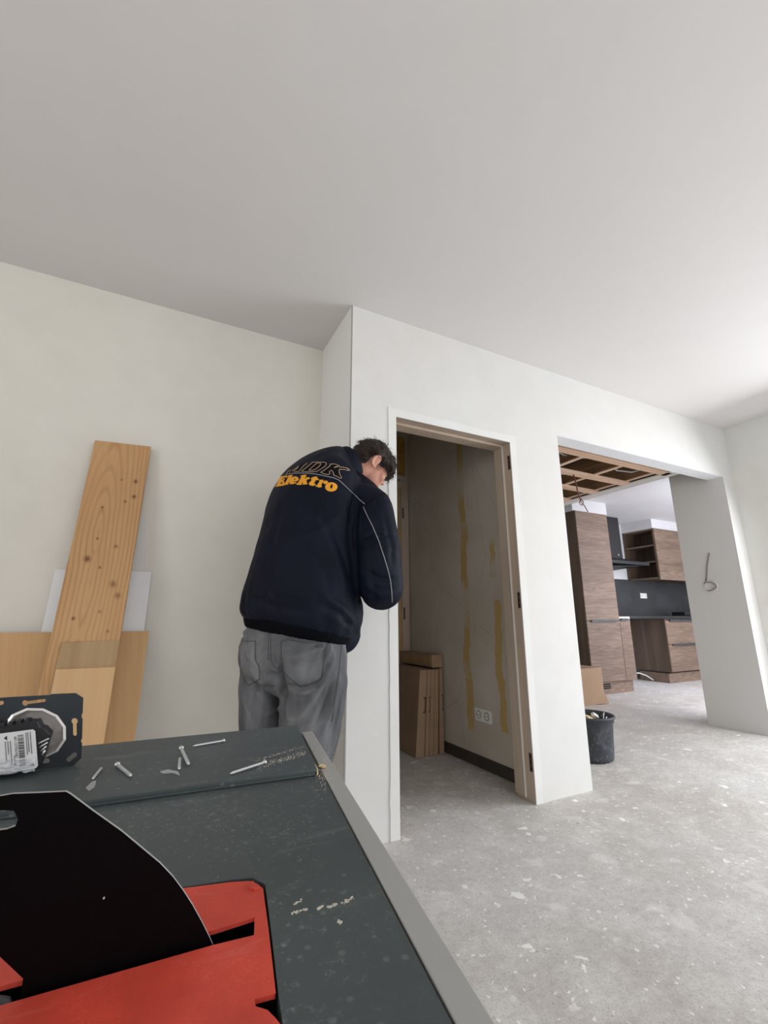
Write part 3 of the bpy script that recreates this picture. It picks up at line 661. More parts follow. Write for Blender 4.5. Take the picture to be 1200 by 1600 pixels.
bc = Vector((2.775, 2.335, floor_z(2.775)))
t = empty('mortar_tub', bc, 'black plastic tub filled with rubbish beside the kitchen opening', 'tub')
mb = MB(); mb.smooth = True
prof = [(0.0, 0.004), (0.128, 0.004), (0.136, 0.010), (0.140, 0.03), (0.152, 0.235), (0.160, 0.24), (0.163, 0.262), (0.168, 0.264), (0.172, 0.274), (0.166, 0.282), (0.154, 0.278), (0.150, 0.262), (0.134, 0.03), (0.0, 0.02)]
mb.lathe(prof, bc, 40); mb.build('tub_body', 'tub_black', t)
for nm, mt, cc, sz, rot, lb in (('wood_offcut', 'chip_wood', (-0.02, -0.03, 0.253), (0.055, 0.028, 0.014), (0.5, 0.25, 0.3), 'pale wooden offcut lying in the black tub'),
                              ('plastic_scrap', 'white_laminate', (-0.09, 0.01, 0.263), (0.012, 0.05, 0.03), (0.2, 0.5, 0.8), 'white plastic scrap at the left in the black tub'),
                              ('cardboard_scrap', 'cardboard_dark', (0.05, 0.05, 0.24), (0.06, 0.05, 0.012), (0.2, 0.25, 0.8), 'brown cardboard scrap at the back of the black tub'),
                              ('plaster_scrap', 'pale_trim', (0.045, -0.02, 0.268), (0.012, 0.035, 0.012), (0.4, 0.5, 1.8), 'small pale plaster scrap in the middle of the tub')):
    T = Matrix.Translation(bc+Vector(cc)) @ Matrix.Rotation(rot[2], 4, 'Z') @ Matrix.Rotation(rot[0], 4, 'X') @ Matrix.Rotation(rot[1], 4, 'Y')
    mb = MB(); mb.box(-sz[0], sz[0], -sz[1], sz[1], -sz[2], sz[2], T); tag(mb.build(nm, mt, None, 0.003), lb, 'rubbish')
mb = MB(); mb.smooth = True
for k in range(9):
    a = rnd.uniform(0, 6.28); r_ = rnd.uniform(0.02, 0.09)
    mb.blob(bc+Vector((r_*math.cos(a), r_*math.sin(a), 0.17+rnd.uniform(0, 0.03))), (rnd.uniform(0.03, 0.05), 0.035, 0.03), nu=9, nv=6)
tag(mb.build('rubble', 'pale_trim'), 'pale rubble and torn wrapping heaped inside the tub', 'rubble', None, 'stuff')
mb = MB()
for k in range(10):
    a = 0.7*k; p0 = bc+Vector((0.09*math.cos(a), 0.09*math.sin(a), 0.21)); p1 = p0+Vector((0.045*math.cos(a+1), 0.045*math.sin(a+1), 0.055+0.01*(k % 3)))
    p2 = p1+Vector((0.03*math.cos(a+2.2), 0.03*math.sin(a+2.2), -0.03)); mb.tube([p0, p1, p2], 0.003, 5)
tag(mb.build('plastic_strip', 'white_laminate'), 'thin white plastic strips sticking up in the black tub', 'plastic strips', None, 'stuff')

# cable end coming out of the stub wall
pts = [onX(*q, OX1-0.006) for q in ((1108, 864), (1106.5, 872), (1104.5, 886), (1104, 900), (1103, 908))]
t = empty('wall_cable', pts[0], 'loose cable end with bare box hole on the grey side of the pier', 'cable')
mb = MB(); mb.tube(pts, 0.0055); mb.build('sheath', 'cable_grey', t)
cc = onX(1111.5, 916, OX1)
mb = MB(); mb.tube([cc+Vector((-0.008, 0.052*math.cos(a), 0.045*math.sin(a))) for a in [2*math.pi*k/20 for k in range(21)]], 0.005); mb.build('box_ring', 'pale_trim', t)
mb = MB(); mb.tube([cc+Vector((-0.014, 0.048, 0.02)), cc+Vector((-0.03, 0.03, 0.035)), cc+Vector((-0.03, -0.02, 0.03)), cc+Vector((-0.014, -0.05, -0.01))], 0.004)
mb.tube([cc+Vector((-0.014, 0.03, -0.035)), cc+Vector((-0.03, 0.0, -0.04)), cc+Vector((-0.02, -0.04, -0.01))], 0.004); mb.build('wire', 'cable_grey', t)
mb = MB(); mb.smooth = True; mb.lathe([(0.0, 0.001), (0.044, 0.001), (0.046, 0.004)], cc, 24, Matrix.Rotation(R(-90), 4, 'Y')); mb.build('box_cover', 'plaster_jamb', t)

# ================================================================== FLAT PACKS IN THE HALL
def slab(name, label, xb0, xb1, xt0, xt1, y0, y1, zt, mat, group, slot=False):
    t = empty(name, ((xb0+xb1)/2, y0, 0), label, 'flat pack', group)
    mb = MB(); mb.prism([(xb0, y0, 0.002), (xb1, y0, 0.002), (xt1, y0, zt), (xt0, y0, zt)], (0, y1-y0, 0)); mb.build('carton', mat, t, 0.003)
    if slot:
        f = 0.55; za, zb = zt*0.50, zt*0.68
        L = lambda z, k: (xb0+(xb1-xb0)*k) + ((xt0+(xt1-xt0)*k)-(xb0+(xb1-xb0)*k))*z/zt
        mb = MB()
        for k0, k1, z0, z1 in ((0.62, 0.95, zb-0.008, zb), (0.62, 0.95, za, za+0.008), (0.82, 0.95, za, zb)):
            mb.prism([(L(z0, k0), y0-0.0015, z0), (L(z0, k1), y0-0.0015, z0), (L(z1, k1), y0-0.0015, z1), (L(z1, k0), y0-0.0015, z1)], (0, 0.001, 0))
        mb.build('printed_mark', 'hinge_dark', t)
    return t
S0 = 0.0052
def px2x(px): return 1.704+(px-647.5)*0.00523
labs = ['brown flat carton at the left of the leaning row in the hall', 'thin brown flat carton second from the left in the hall row', 'thin brown flat carton in the middle of the hall row', 'thin brown flat carton fourth from the left in the hall row', 'brown flat carton against the stained hall wall']
bots = [(649, 662.3), (663.5, 670), (670.6, 677.2), (677.8, 685.3), (688, 696)]
tops = [(664, 675.5), (676.3, 682), (682.6, 688.5), (689, 695.5), (697.5, 702.3)]
for k in range(5):
    (a, b), (c, d) = bots[k], tops[k]
    xo = lambda px: 1.704+(px-648)*0.00520
    slab('flat_pack', labs[k], xo(a), xo(b), xo(c)-0.028, xo(d)-0.028, 2.895+(0.01 if k == 4 else 0.002*k), 3.38, 0.572+(0.006 if k == 4 else 0), 'cardboard_dark', 'flat packs leaning in the hall', k in (0, 1, 4))
t = empty('long_carton', (1.93, 2.93, 0.58), 'long brown carton lying on top of the leaning flat packs', 'carton')
mb = MB(); mb.box(1.868, 1.962, 2.905, 3.38, 0.584, 0.675); mb.build('carton', 'cardboard_dark', t, 0.004)
mb = MB(); mb.box(1.866, 1.868, 2.92, 3.37, 0.60, 0.66); mb.build('side_print', 'brown_veneer', t)

# ================================================================== BOARDS AGAINST THE LEFT WALL
def planeL(px, py, y0, z0, s):           # plane y = y0 - (z0-z)*s
    v = ray(px, py); k = (y0 - s*z0 + s*H)/(v.y - s*v.z); return CP + v*k
def lean(name, label, cat, TL, TR, BL, BR, pl, th, mat, bevel=0.0015, zb=0.002):
    P = [planeL(*q, *pl) for q in (TL, TR, BL, BR)]
    s = pl[2]; nrm = Vector((0, 1, -s)).normalized()
    def down(a, b): k = (zb-a.z)/(b.z-a.z); return a+(b-a)*k
    bl_, br_ = down(P[0], P[2]), down(P[1], P[3])
    org = (bl_+br_)/2; org.z = 0
    ang = math.atan(s)
    mb = MB(); mb.prism([P[0], P[1], br_, bl_], nrm*th)
    # local frame so that the grain follows the board
    ax = ((P[0]+P[1])/2-(bl_+br_)/2).normalized(); xx = (nrm.cross(ax)).normalized()
    Mx = Matrix((xx, nrm, ax)).transposed().to_4x4(); Mx.translation = org
    inv = Mx.inverted(); mb.v = [tuple(inv @ Vector(v)) for v in mb.v]
    o = mb.build(name, mat, None, bevel); o.matrix_world = Mx
    return tag(o, label, cat)
lean('white_strip', 'narrow pale strip leaning against the wall behind the long plank', 'strip', (205, 806), (230, 808), (170, 1060), (214, 1120), (2.4145, 1.33, 0.003), 0.004, 'pale_trim')
lean('laminate_sheet', 'white laminate sheet standing behind the long plank', 'sheet', (86, 889), (237, 893.5), (64, 988), (225, 986), (2.406, 1.14, 0.06), 0.006, 'white_laminate')
lean('plywood_sheet', 'wide yellow plywood sheet leaning on the wall behind the long plank', 'plywood sheet', (-200, 990.5), (233, 986), (-210, 1160), (210, 1160), (2.362, 0.885, 0.19), 0.014, 'plywood')
LP = (2.376, 1.745, 0.17)
lean('long_plank', 'tall knotty pine plank leaning highest against the left wall', 'plank', (148.5, 687.5), (236, 697.5), (78, 1000), (187.5, 1000), LP, 0.034, 'pine_plank', 0.003)
s_ = 0.17; k_ = math.sqrt(1+s_*s_)
lean('thin_veneer_board', 'thin greyish brown board with a dark knot on the foot of the plank', 'board', (97, 1004), (187, 1000), (74, 1090), (172, 1082), (LP[0]-0.0075*k_, 1.745, s_), 0.007, 'brown_veneer', 0.0008)
lean('pale_plywood_board', 'small pale plywood board in front of all the leaning boards', 'board', (87, 1046), (180, 1042), (64, 1160), (162, 1160), (LP[0]-0.021*k_, 1.745, s_), 0.0125, 'plywood_pale', 0.001)

# ================================================================== PERSON
def obj_from(name, me, mat, parent=None):
    me.materials.clear(); me.materials.append(M[mat]); me.name = name
    o = bpy.data.objects.new(name, me); COL.objects.link(o)
    if parent is not None: o.parent = parent
    return o
def fuse(name, mb, voxel, smooth, mat, parent=None, disp=None, org=None):
    """union of closed shapes -> one continuous skin; disp(co, normal) -> offset along the normal"""
    o = mb.build('tmp_fuse', mat)
    r = o.modifiers.new('r', 'REMESH'); r.mode = 'VOXEL'; r.voxel_size = voxel
    if smooth:
        m = o.modifiers.new('s', 'SMOOTH'); m.iterations = smooth; m.factor = 0.5
    dg = bpy.context.evaluated_depsgraph_get(); me = bpy.data.meshes.new_from_object(o.evaluated_get(dg))
    bpy.data.objects.remove(o)
    if disp:
        nr = [v.normal.copy() for v in me.vertices]; co = [v.co.copy() for v in me.vertices]
        for v, n_, c_ in zip(me.vertices, nr, co): v.co = c_ + n_*disp(c_, n_)
    if org is not None:
        for v in me.vertices: v.co -= org
    for p_ in me.polygons: p_.use_smooth = True
    return obj_from(name, me, mat, parent)
def A3(px, py, b): return onB(px, py, b)
def yawv(deg): a = YAW+R(deg); return Vector((math.cos(a), -math.sin(a), 0)), Vector((math.sin(a), math.cos(a), 0))
def ring(c, T, right, w, d, n=28, e=2.3, front=1.0):
    T = T.normalized(); A_ = (right - T*right.dot(T)).normalized(); F_ = T.cross(A_)
    out = []
    for k in range(n):
        t = 2*math.pi*k/n; cc, ss = math.cos(t), math.sin(t)
        x = abs(cc)**(2/e)*math.copysign(1, cc); y = abs(ss)**(2/e)*math.copysign(1, ss)
        out.append(c + A_*(w*x) + F_*(d*y*(front if y > 0 else 1.0)))
    return out
def loft_body(mb, st, e=2.3, sub=5):
    """st: list of (centre, w, d, yaw_deg[, tangent]); smooth interpolation between the stations"""
    cs = [s[0] for s in st]; N = len(st); rings = []
    def cr(p0, p1, p2, p3, t): return 0.5*((2*p1)+(p2-p0)*t+(2*p0-5*p1+4*p2-p3)*t*t+(3*p1-p0-3*p2+p3)*t**3)
    def tan(i): return st[i][4] if len(st[i]) > 4 and st[i][4] else (cs[min(i+1, N-1)]-cs[max(i-1, 0)]).normalized()
    for i in range(N-1):
        for k in range(sub + (1 if i == N-2 else 0)):
            t = k/sub; g = lambda f: cr(f(max(i-1, 0)), f(i), f(i+1), f(min(i+2, N-1)), t)
            c = g(lambda j: cs[j]); w = g(lambda j: st[j][1]); d = g(lambda j: st[j][2]); yw = g(lambda j: st[j][3])
            T = tan(i)*(1-t)+tan(i+1)*t
            rings.append(ring(c, T, yawv(yw)[0], w, d, e=e))
    mb.loft(rings)
def limb(mb, pts, rad, n=16, sub=4):
    P_ = []; Rr = []; N = len(pts)
    for i in range(N-1):
        for k in range(sub + (1 if i == N-2 else 0)):
            t = k/sub; p0, p1, p2, p3 = pts[max(i-1, 0)], pts[i], pts[i+1], pts[min(i+2, N-1)]
            P_.append(0.5*((2*p1)+(p2-p0)*t+(2*p0-5*p1+4*p2-p3)*t*t+(3*p1-p0-3*p2+p3)*t**3)); Rr.append(rad[i]*(1-t)+rad[i+1]*t)
    mb.tube(P_, Rr, n)
    mb.blob(pts[0], (rad[0],)*3, nu=14, nv=8); mb.blob(pts[-1], (rad[-1],)*3, nu=14, nv=8)

PSI = 28
rt, fw = yawv(PSI)
Zv = Vector((0, 0, 1))
# joints
SHR, ELR, WRR = A3(579, 786, 1.76), A3(598, 908, 1.70), A3(604, 882, 2.02)
HAR = A3(601, 872, 2.09)
SHL, ELL, WRL = A3(462, 768, 1.96), A3(500, 865, 2.02), A3(578, 866, 2.02)
HAL = A3(588, 860, 2.08)
NECK = A3(541, 723, 1.92); HD = A3(580, 725, 1.97)
HIPR, HIPL = A3(492, 1045, 1.69), A3(410, 1040, 1.80)
KNR, KNL = A3(482, 1185, 1.68), A3(407, 1170, 1.80)
ANR = Vector((KNR.x-0.02, KNR.y-0.02, 0.09)); ANL = Vector((KNL.x-0.01, KNL.y, 0.09))
# head axes
hu = Vector((0.56, 0.20, 0.80)); hf = Vector((0.66, 0.40, -0.62))
toW = lambda v: RT*v.x + FW*v.y + Zv*v.z
hu = toW(hu).normalized(); hf = toW(hf); hf = (hf-hu*hf.dot(hu)).normalized(); hr = hf.cross(hu)
HM = Matrix((hr, hf, hu)).transposed()
def HP(x, y, z): return HD + hr*x + hf*y + hu*z
HT = HM.to_4x4()
pb = MB()
# head: skull, jaw, brow, nose, lips, chin, cheeks, ears, neck
pb.blob(HP(0, -0.006, 0.022), (0.074, 0.093, 0.082), HT, 24, 16)
pb.blob(HP(0, 0.036, -0.045), (0.056, 0.056, 0.066), HT, 20, 14)
pb.blob(HP(0, 0.070, -0.090), (0.024, 0.022, 0.018), HT)
pb.blob(HP(0, 0.088, 0.018), (0.048, 0.012, 0.012), HT)
for sx in (-1, 1):
    pb.blob(HP(sx*0.036, 0.066, -0.030), (0.022, 0.022, 0.026), HT)
    pb.blob(HP(sx*0.031, 0.078, -0.002), (0.013, 0.010, 0.010), HT)
    # ear
    T_ = HT @ Matrix.Rotation(R(-18*sx), 4, 'Z') @ Matrix.Rotation(R(-8), 4, 'X')
    pb.blob(HP(sx*0.077, -0.004, -0.012), (0.0075, 0.017, 0.028), T_)
    E_ = [HP(sx*(0.082+0.006*math.sin(a/2)), -0.006-0.018*math.sin(a*1.0)*1.0, -0.012+0.030*math.cos(a)) for a in [-0.9+3.9*k/12 for k in range(13)]]
    pb.tube(E_, 0.0050, 8)
    pb.blob(HP(sx*0.080, 0.003, -0.040), (0.006, 0.008, 0.009), T_)
pb.loft([[HP(x*w, y0, z) for x, y0 in ((-1, 0.080), (1, 0.080), (0.45, 0.080+h), (-0.45, 0.080+h))] for z, w, h in ((0.008, 0.008, 0.010), (-0.020, 0.012, 0.022), (-0.034, 0.017, 0.032), (-0.042, 0.014, 0.018))])
pb.blob(HP(0, 0.088, -0.060), (0.024, 0.009, 0.006), HT); pb.blob(HP(0, 0.086, -0.071), (0.021, 0.009, 0.006), HT)
limb(pb, [A3(522, 752, 1.88), NECK, HP(0, -0.020, -0.060), HP(0, -0.012, -0.02)], [0.045, 0.056, 0.056, 0.058])
# trunk
loft_body(pb, [(A3(455, 1035, 1.74), 0.15, 0.10, 26), (A3(460, 985, 1.74), 0.16, 0.10, 26), (A3(472, 920, 1.74), 0.165, 0.11, 28), (A3(482, 860, 1.76), 0.165, 0.11, 30), (A3(496, 800, 1.81), 0.165, 0.105, 32), (A3(512, 766, 1.86), 0.13, 0.08, 34), (NECK, 0.055, 0.05, 36)])
limb(pb, [A3(520, 765, 1.86), SHR, (SHR+ELR)/2, ELR, (ELR+WRR)/2, WRR], [0.05, 0.052, 0.052, 0.046, 0.042, 0.030])
limb(pb, [A3(505, 765, 1.89), SHL, (SHL+ELL)/2, ELL, (ELL+WRL)/2, WRL], [0.05, 0.055, 0.052, 0.046, 0.042, 0.030])
limb(pb, [A3(465, 1025, 1.72), HIPR, (HIPR+KNR)/2, KNR, (KNR+ANR)/2, ANR], [0.085, 0.080, 0.072, 0.060, 0.055, 0.040])
limb(pb, [A3(445, 1025, 1.76), HIPL, (HIPL+KNL)/2, KNL, (KNL+ANL)/2, ANL], [0.075, 0.062, 0.062, 0.056, 0.052, 0.040])
def foot_pts(an, yw):
    f = yawv(yw)[1]; return [Vector((an.x, an.y, 0.075))-f*0.03, Vector((an.x, an.y, 0.055))+f*0.07, Vector((an.x, an.y, 0.035))+f*0.155]
for an, yw in ((ANR, 30), (ANL, 10)): limb(pb, [an]+foot_pts(an, yw), [0.040, 0.038, 0.034, 0.022])
# hands: palm and five separate bent fingers closing on the edge of the jamb
def hand(wr, pl, side, target):
    d = (pl-wr).normalized(); up = Zv; s_ = d.cross(up).normalized()*side; n_ = s_.cross(d)*side
    limb(pb, [wr, wr+d*0.03], [0.028, 0.027])
    base = wr+d*0.075
    pb.loft([[wr+d*a+s_*(x*w)+n_*(y*t_) for x, y in ((1, 0.6), (0.6, 1), (-0.6, 1), (-1, 0.6), (-1, -0.6), (-0.6, -1), (0.6, -1), (1, -0.6))] for a, w, t_ in ((0.005, 0.026, 0.016), (0.04, 0.038, 0.015), (0.088, 0.041, 0.012))])
    for k, (off, ln) in enumerate(((0.031, 0.070), (0.0105, 0.079), (-0.0105, 0.073), (-0.031, 0.058))):
        p0 = wr+d*0.075+s_*off; p1 = p0+d*ln*0.45+n_*0.004; p2 = p1+(d*0.75-n_*0.65).normalized()*ln*0.33; p3 = p2+(d*0.2-n_*1.0).normalized()*ln*0.28
        pb.tube([p0, p1, p2, p3], [0.0092, 0.0088, 0.0080, 0.0066], 10); pb.blob(p3, (0.0066,)*3, nu=8, nv=6)
    q0 = wr+d*0.025+s_*0.026; q1 = q0+(d*0.6+s_*0.75-n_*0.3).normalized()*0.040; q2 = q1+(d*0.9+s_*0.1-n_*0.5).normalized()*0.030
    pb.tube([q0, q1, q2], [0.013, 0.0105, 0.0080], 10); pb.blob(q2, (0.008,)*3, nu=8, nv=6)
hand(WRR, HAR, 1, None); hand(WRL, HAL, -1, None)
PORG = Vector((ANR.x*0.5+ANL.x*0.5, ANR.y*0.5+ANL.y*0.5, 0))
person = fuse('person', pb, 0.0045, 3, 'skin', org=PORG)
person.location = PORG
tag(person, 'person with brown hair in navy jacket and grey jeans bending towards the door frame', 'person')

# jacket -------------------------------------------------------------
jb = MB()
ht = (rt*0.02+fw*0.26+Zv).normalized()
hemT = (rt*0.14+fw*0.10+Zv).normalized()
loft_body(jb, [(A3(464, 984, 1.73), 0.208, 0.150, 26, hemT),
               (A3(464, 970, 1.73), 0.230, 0.168, 26, hemT),
               (A3(467, 953, 1.73), 0.237, 0.176, 26, hemT),
               (A3(470, 925, 1.73), 0.225, 0.182, 27, None),
               (A3(478, 872, 1.74), 0.212, 0.170, 28, None),
               (A3(486, 816, 1.78), 0.205, 0.160, 30, None),
               (A3(494, 776, 1.82), 0.205, 0.150, 32, None),
               (A3(505, 747, 1.865), 0.185, 0.122, 34, None),
               (A3(520, 729, 1.90), 0.125, 0.095, 38, None),
               (A3(537, 721, 1.93), 0.078, 0.074, 42, None)], e=2.25, sub=6)
limb(jb, [A3(525, 778, 1.85), SHR, A3(588, 818, 1.73), A3(590, 864, 1.69), A3(595, 915, 1.69), A3(600, 915, 1.80), A3(605, 900, 1.92), WRR], [0.080, 0.070, 0.080, 0.089, 0.086, 0.074, 0.060, 0.046], 20, 5)
limb(jb, [A3(548, 750, 1.89), A3(566, 764, 1.84), SHR], [0.050, 0.056, 0.066], 14, 4)
limb(jb, [A3(490, 768, 1.90), A3(466, 760, 1.93), SHL, (SHL+ELL)/2, ELL, A3(535, 880, 2.02), WRL], [0.09, 0.088, 0.082, 0.078, 0.072, 0.060, 0.044], 16, 5)
# front of the jacket sagging forward below the waist
jb.blob(A3(534, 958, 1.80), (0.085, 0.095, 0.13), Matrix.Rotation(-YAW-R(28), 4, 'Z'), 16, 12)
jb.blob(A3(537, 986, 1.80), (0.062, 0.080, 0.085), Matrix.Rotation(-YAW-R(28), 4, 'Z'), 16, 12)
def seg_dist(p, a, b):
    ab = b-a; t = max(0, min(1, (p-a).dot(ab)/ab.length_squared)); return (p-(a+ab*t)).length, t
def cast0(T_, px, py, ref=1.7):
    d = ray(px, py).normalized(); h = T_.ray_cast(CP, d)
    return h[0] if h[0] is not None and (h[0]-CP).length < 2.6 else T_.find_nearest(onB(px, py, ref))[0]
def make_folds(mb, specs, org):
    """each drag line of the cloth: points on the undisplaced surface, amplitude, width"""
    o = mb.build('tmp_fold', 'jacket'); r = o.modifiers.new('r', 'REMESH'); r.mode = 'VOXEL'; r.voxel_size = 0.012
    dg = bpy.context.evaluated_depsgraph_get(); me = bpy.data.meshes.new_from_object(o.evaluated_get(dg)); bpy.data.objects.remove(o)
    T_ = BVHTree.FromPolygons([v.co for v in me.vertices], [tuple(p.vertices) for p in me.polygons]); bpy.data.meshes.remove(me)
    out = []
    for pts, amp, wid in specs:
        P_ = []; n_ = len(pts)-1
        for i in range(n_):
            for k in range(5 if i < n_-1 else 6):
                t = k/5; P_.append(cast0(T_, pts[i][0]*(1-t)+pts[i+1][0]*t, pts[i][1]*(1-t)+pts[i+1][1]*t))
        lo = Vector((min(p.x for p in P_), min(p.y for p in P_), min(p.z for p in P_))); hi = Vector((max(p.x for p in P_), max(p.y for p in P_), max(p.z for p in P_)))
        out.append((P_, amp, wid, lo, hi))
    return out
def fold_disp(c, F_):
    d = 0
    for P_, amp, wid, lo, hi in F_:
        m = wid*2.6
        if c.x < lo.x-m or c.x > hi.x+m or c.y < lo.y-m or c.y > hi.y+m or c.z < lo.z-m or c.z > hi.z+m: continue
        best = 1e9; bt = 0; N = len(P_)-1
        for i in range(N):
            a, b = P_[i], P_[i+1]; ab = b-a; L2 = ab.length_squared
            t = max(0, min(1, (c-a).dot(ab)/L2)) if L2 > 1e-10 else 0
            q = (c-(a+ab*t)).length_squared
            if q < best: best = q; bt = (i+t)/N
        d += amp*math.exp(-best/(wid*wid))*(math.sin(math.pi*min(0.97, max(0.03, bt)))**0.6)
    return d
JF = make_folds(jb, [
 ([(545, 790), (551, 850), (560, 940)], -0.016, 0.012), ([(562, 800), (560, 850)], 0.006, 0.012),
 ([(500, 800), (530, 850), (556, 925)], -0.010, 0.012), ([(486, 800), (512, 850), (545, 930)], 0.010, 0.016),
 ([(470, 820), (500, 870), (520, 930)], -0.007, 0.014), ([(535, 800), (500, 830), (440, 850)], 0.007, 0.016),
 ([(440, 790), (425, 850), (415, 930)], -0.006, 0.018), ([(402, 880), (420, 930), (430, 955)], 0.006, 0.014),
 ([(385, 930), (430, 948), (480, 955)], -0.006, 0.012), ([(500, 945), (530, 958), (555, 985)], -0.008, 0.010),
 ([(470, 900), (520, 940), (552, 965)], 0.008, 0.014), ([(395, 900), (450, 925), (510, 935)], 0.005, 0.016),
 ([(562, 842), (590, 832), (618, 838)], -0.008, 0.010), ([(566, 860), (592, 852), (622, 862)], 0.006, 0.012),
 ([(570, 892), (595, 905), (625, 905)], -0.010, 0.010), ([(572, 915), (595, 930), (620, 925)], 0.008, 0.010),
 ([(574, 800), (584, 830), (590, 880)], 0.006, 0.012), ([(600, 800), (612, 850), (614, 890)], -0.006, 0.012),
 ([(556, 766), (551, 800), (553, 850)], -0.014, 0.012), ([(578, 880), (585, 920), (584, 945)], -0.006, 0.009),
 ([(480, 770), (520, 790), (548, 815)], -0.005, 0.014)], None)
def jdisp(c, n):
    d = 0.0040*noise.noise(c*7.0) + 0.0022*noise.noise(c*17.0+Vector((3, 1, 2))) + fold_disp(c, JF)
    hgt = (c-A3(464, 975, 1.73)).dot(hemT)          # gathers where the cloth meets the rib band
    if 0.0 < hgt < 0.16:
        ang = math.atan2((c-A3(464, 975, 1.73)).dot(fw), (c-A3(464, 975, 1.73)).dot(rt))
        d += 0.011*math.exp(-((hgt-0.035)/0.035)**2)*noise.noise(Vector((ang*5.5, hgt*4, 0)))
    return d
jacket = fuse('jacket', jb, 0.0065, 4, 'jacket', person, jdisp, org=PORG)
for m_ in jacket.data.polygons: m_.use_smooth = True
jacket['label'] = 'navy work jacket with piping and lettering on the back'
def bvh_of(o, off):
    me = o.data; return BVHTree.FromPolygons([v.co+off for v in me.vertices], [tuple(p.vertices) for p in me.polygons])
JT = bvh_of(jacket, PORG)
def cast(T_, px, py, ref=1.7):
    d = ray(px, py).normalized(); h = T_.ray_cast(CP, d)
    if h[0] is None or (h[0]-CP).length > 2.6:
        h = T_.find_nearest(onB(px, py, ref))
    n_ = h[1]
    if n_.dot(d) > 0: n_ = -n_
    return h[0], n_
def patch(name, poly, holes, T_, mat, parent, off=0.0012, th=0.0012, step=1.6, ref=1.7):
    pts = []; edges = []
    def addloop(lp):
        o = len(pts); ex = []
        for i in range(len(lp)):
            a, b = lp[i], lp[(i+1) % len(lp)]; n_ = max(1, int(math.dist(a, b)/step))
            for k in range(n_): ex.append((a[0]+(b[0]-a[0])*k/n_, a[1]+(b[1]-a[1])*k/n_))
        pts.extend(Vector(q) for q in ex); edges.extend((o+i, o+(i+1) % len(ex)) for i in range(len(ex)))
        return ex
    outer = addloop(poly)
    for h in holes: addloop(h)
    xs_ = [q[0] for q in poly]; ys_ = [q[1] for q in poly]
    def inside(x, y, lp):
        c = False
        for i in range(len(lp)):
            (x1, y1), (x2, y2) = lp[i], lp[(i+1) % len(lp)]
            if (y1 > y) != (y2 > y) and x < (x2-x1)*(y-y1)/(y2-y1)+x1: c = not c
        return c
    y = min(ys_)+step/2
    while y < max(ys_):
        x = min(xs_)+step/2
        while x < max(xs_):
            if inside(x, y, poly) and not any(inside(x, y, h) for h in holes): pts.append(Vector((x, y)))
            x += step
        y += step
    V_, E_, F_, *_ = delaunay_2d_cdt(pts, edges, [], 0, 1e-4)
    F_ = [f for f in F_ if (lambda cx, cy: inside(cx, cy, poly) and not any(inside(cx, cy, h) for h in holes))(sum(V_[i][0] for i in f)/len(f), sum(V_[i][1] for i in f)/len(f))]
    top = []; bot = []
    for v in V_:
        p_, n_ = cast(T_, v[0], v[1], ref); top.append(p_+n_*(off+th)); bot.append(p_+n_*(off*0.2-0.001))
    from collections import Counter
    ec = Counter(); 
    for f in F_:
        for i in range(len(f)): ec[frozenset((f[i], f[(i+1) % len(f)]))] += 1
    n_ = len(V_); fs = [tuple(f) for f in F_]
    for f in F_:
        for i in range(len(f)):
            a, b = f[i], f[(i+1) % len(f)]
            if ec[frozenset((a, b))] == 1: fs.append((a, b, b+n_, a+n_))
    mb = MB(); mb.smooth = True; mb.add(top+bot, fs)
    return mb.build(name, mat, parent)
def line_on(mb, pts, T_, rad, off=0.0006, step=2.5, ref=1.7, closed=False):
    P_ = []
    if closed: pts = list(pts)+[pts[0]]
    for i in range(len(pts)-1):
        a, b = pts[i], pts[i+1]; n_ = max(1, int(math.dist(a, b)/step))
        for k in range(n_): P_.append((a[0]+(b[0]-a[0])*k/n_, a[1]+(b[1]-a[1])*k/n_))
    P_.append(pts[-1]); out = []
    for q in P_:
        p_, n_ = cast(T_, *q, ref); out.append(p_+n_*off)
    out = [p for i, p in enumerate(out) if i == 0 or (p-out[i-1]).length > 1e-4]
    if len(out) > 1: mb.tube(out, rad, 6)
cA = lambda L: [(425+x/20, 715+y/20) for x, y in L]
cB = lambda L: [(475+x/20, 715+y/20) for x, y in L]
cC = lambda L: [(500+x/20, 715+y/20) for x, y in L]
ell = lambda cx, cy, rx, ry, n=20, sl=0: [(cx+rx*math.cos(2*math.pi*k/n)-sl*math.sin(2*math.pi*k/n), cy+ry*math.sin(2*math.pi*k/n)) for k in range(n)]
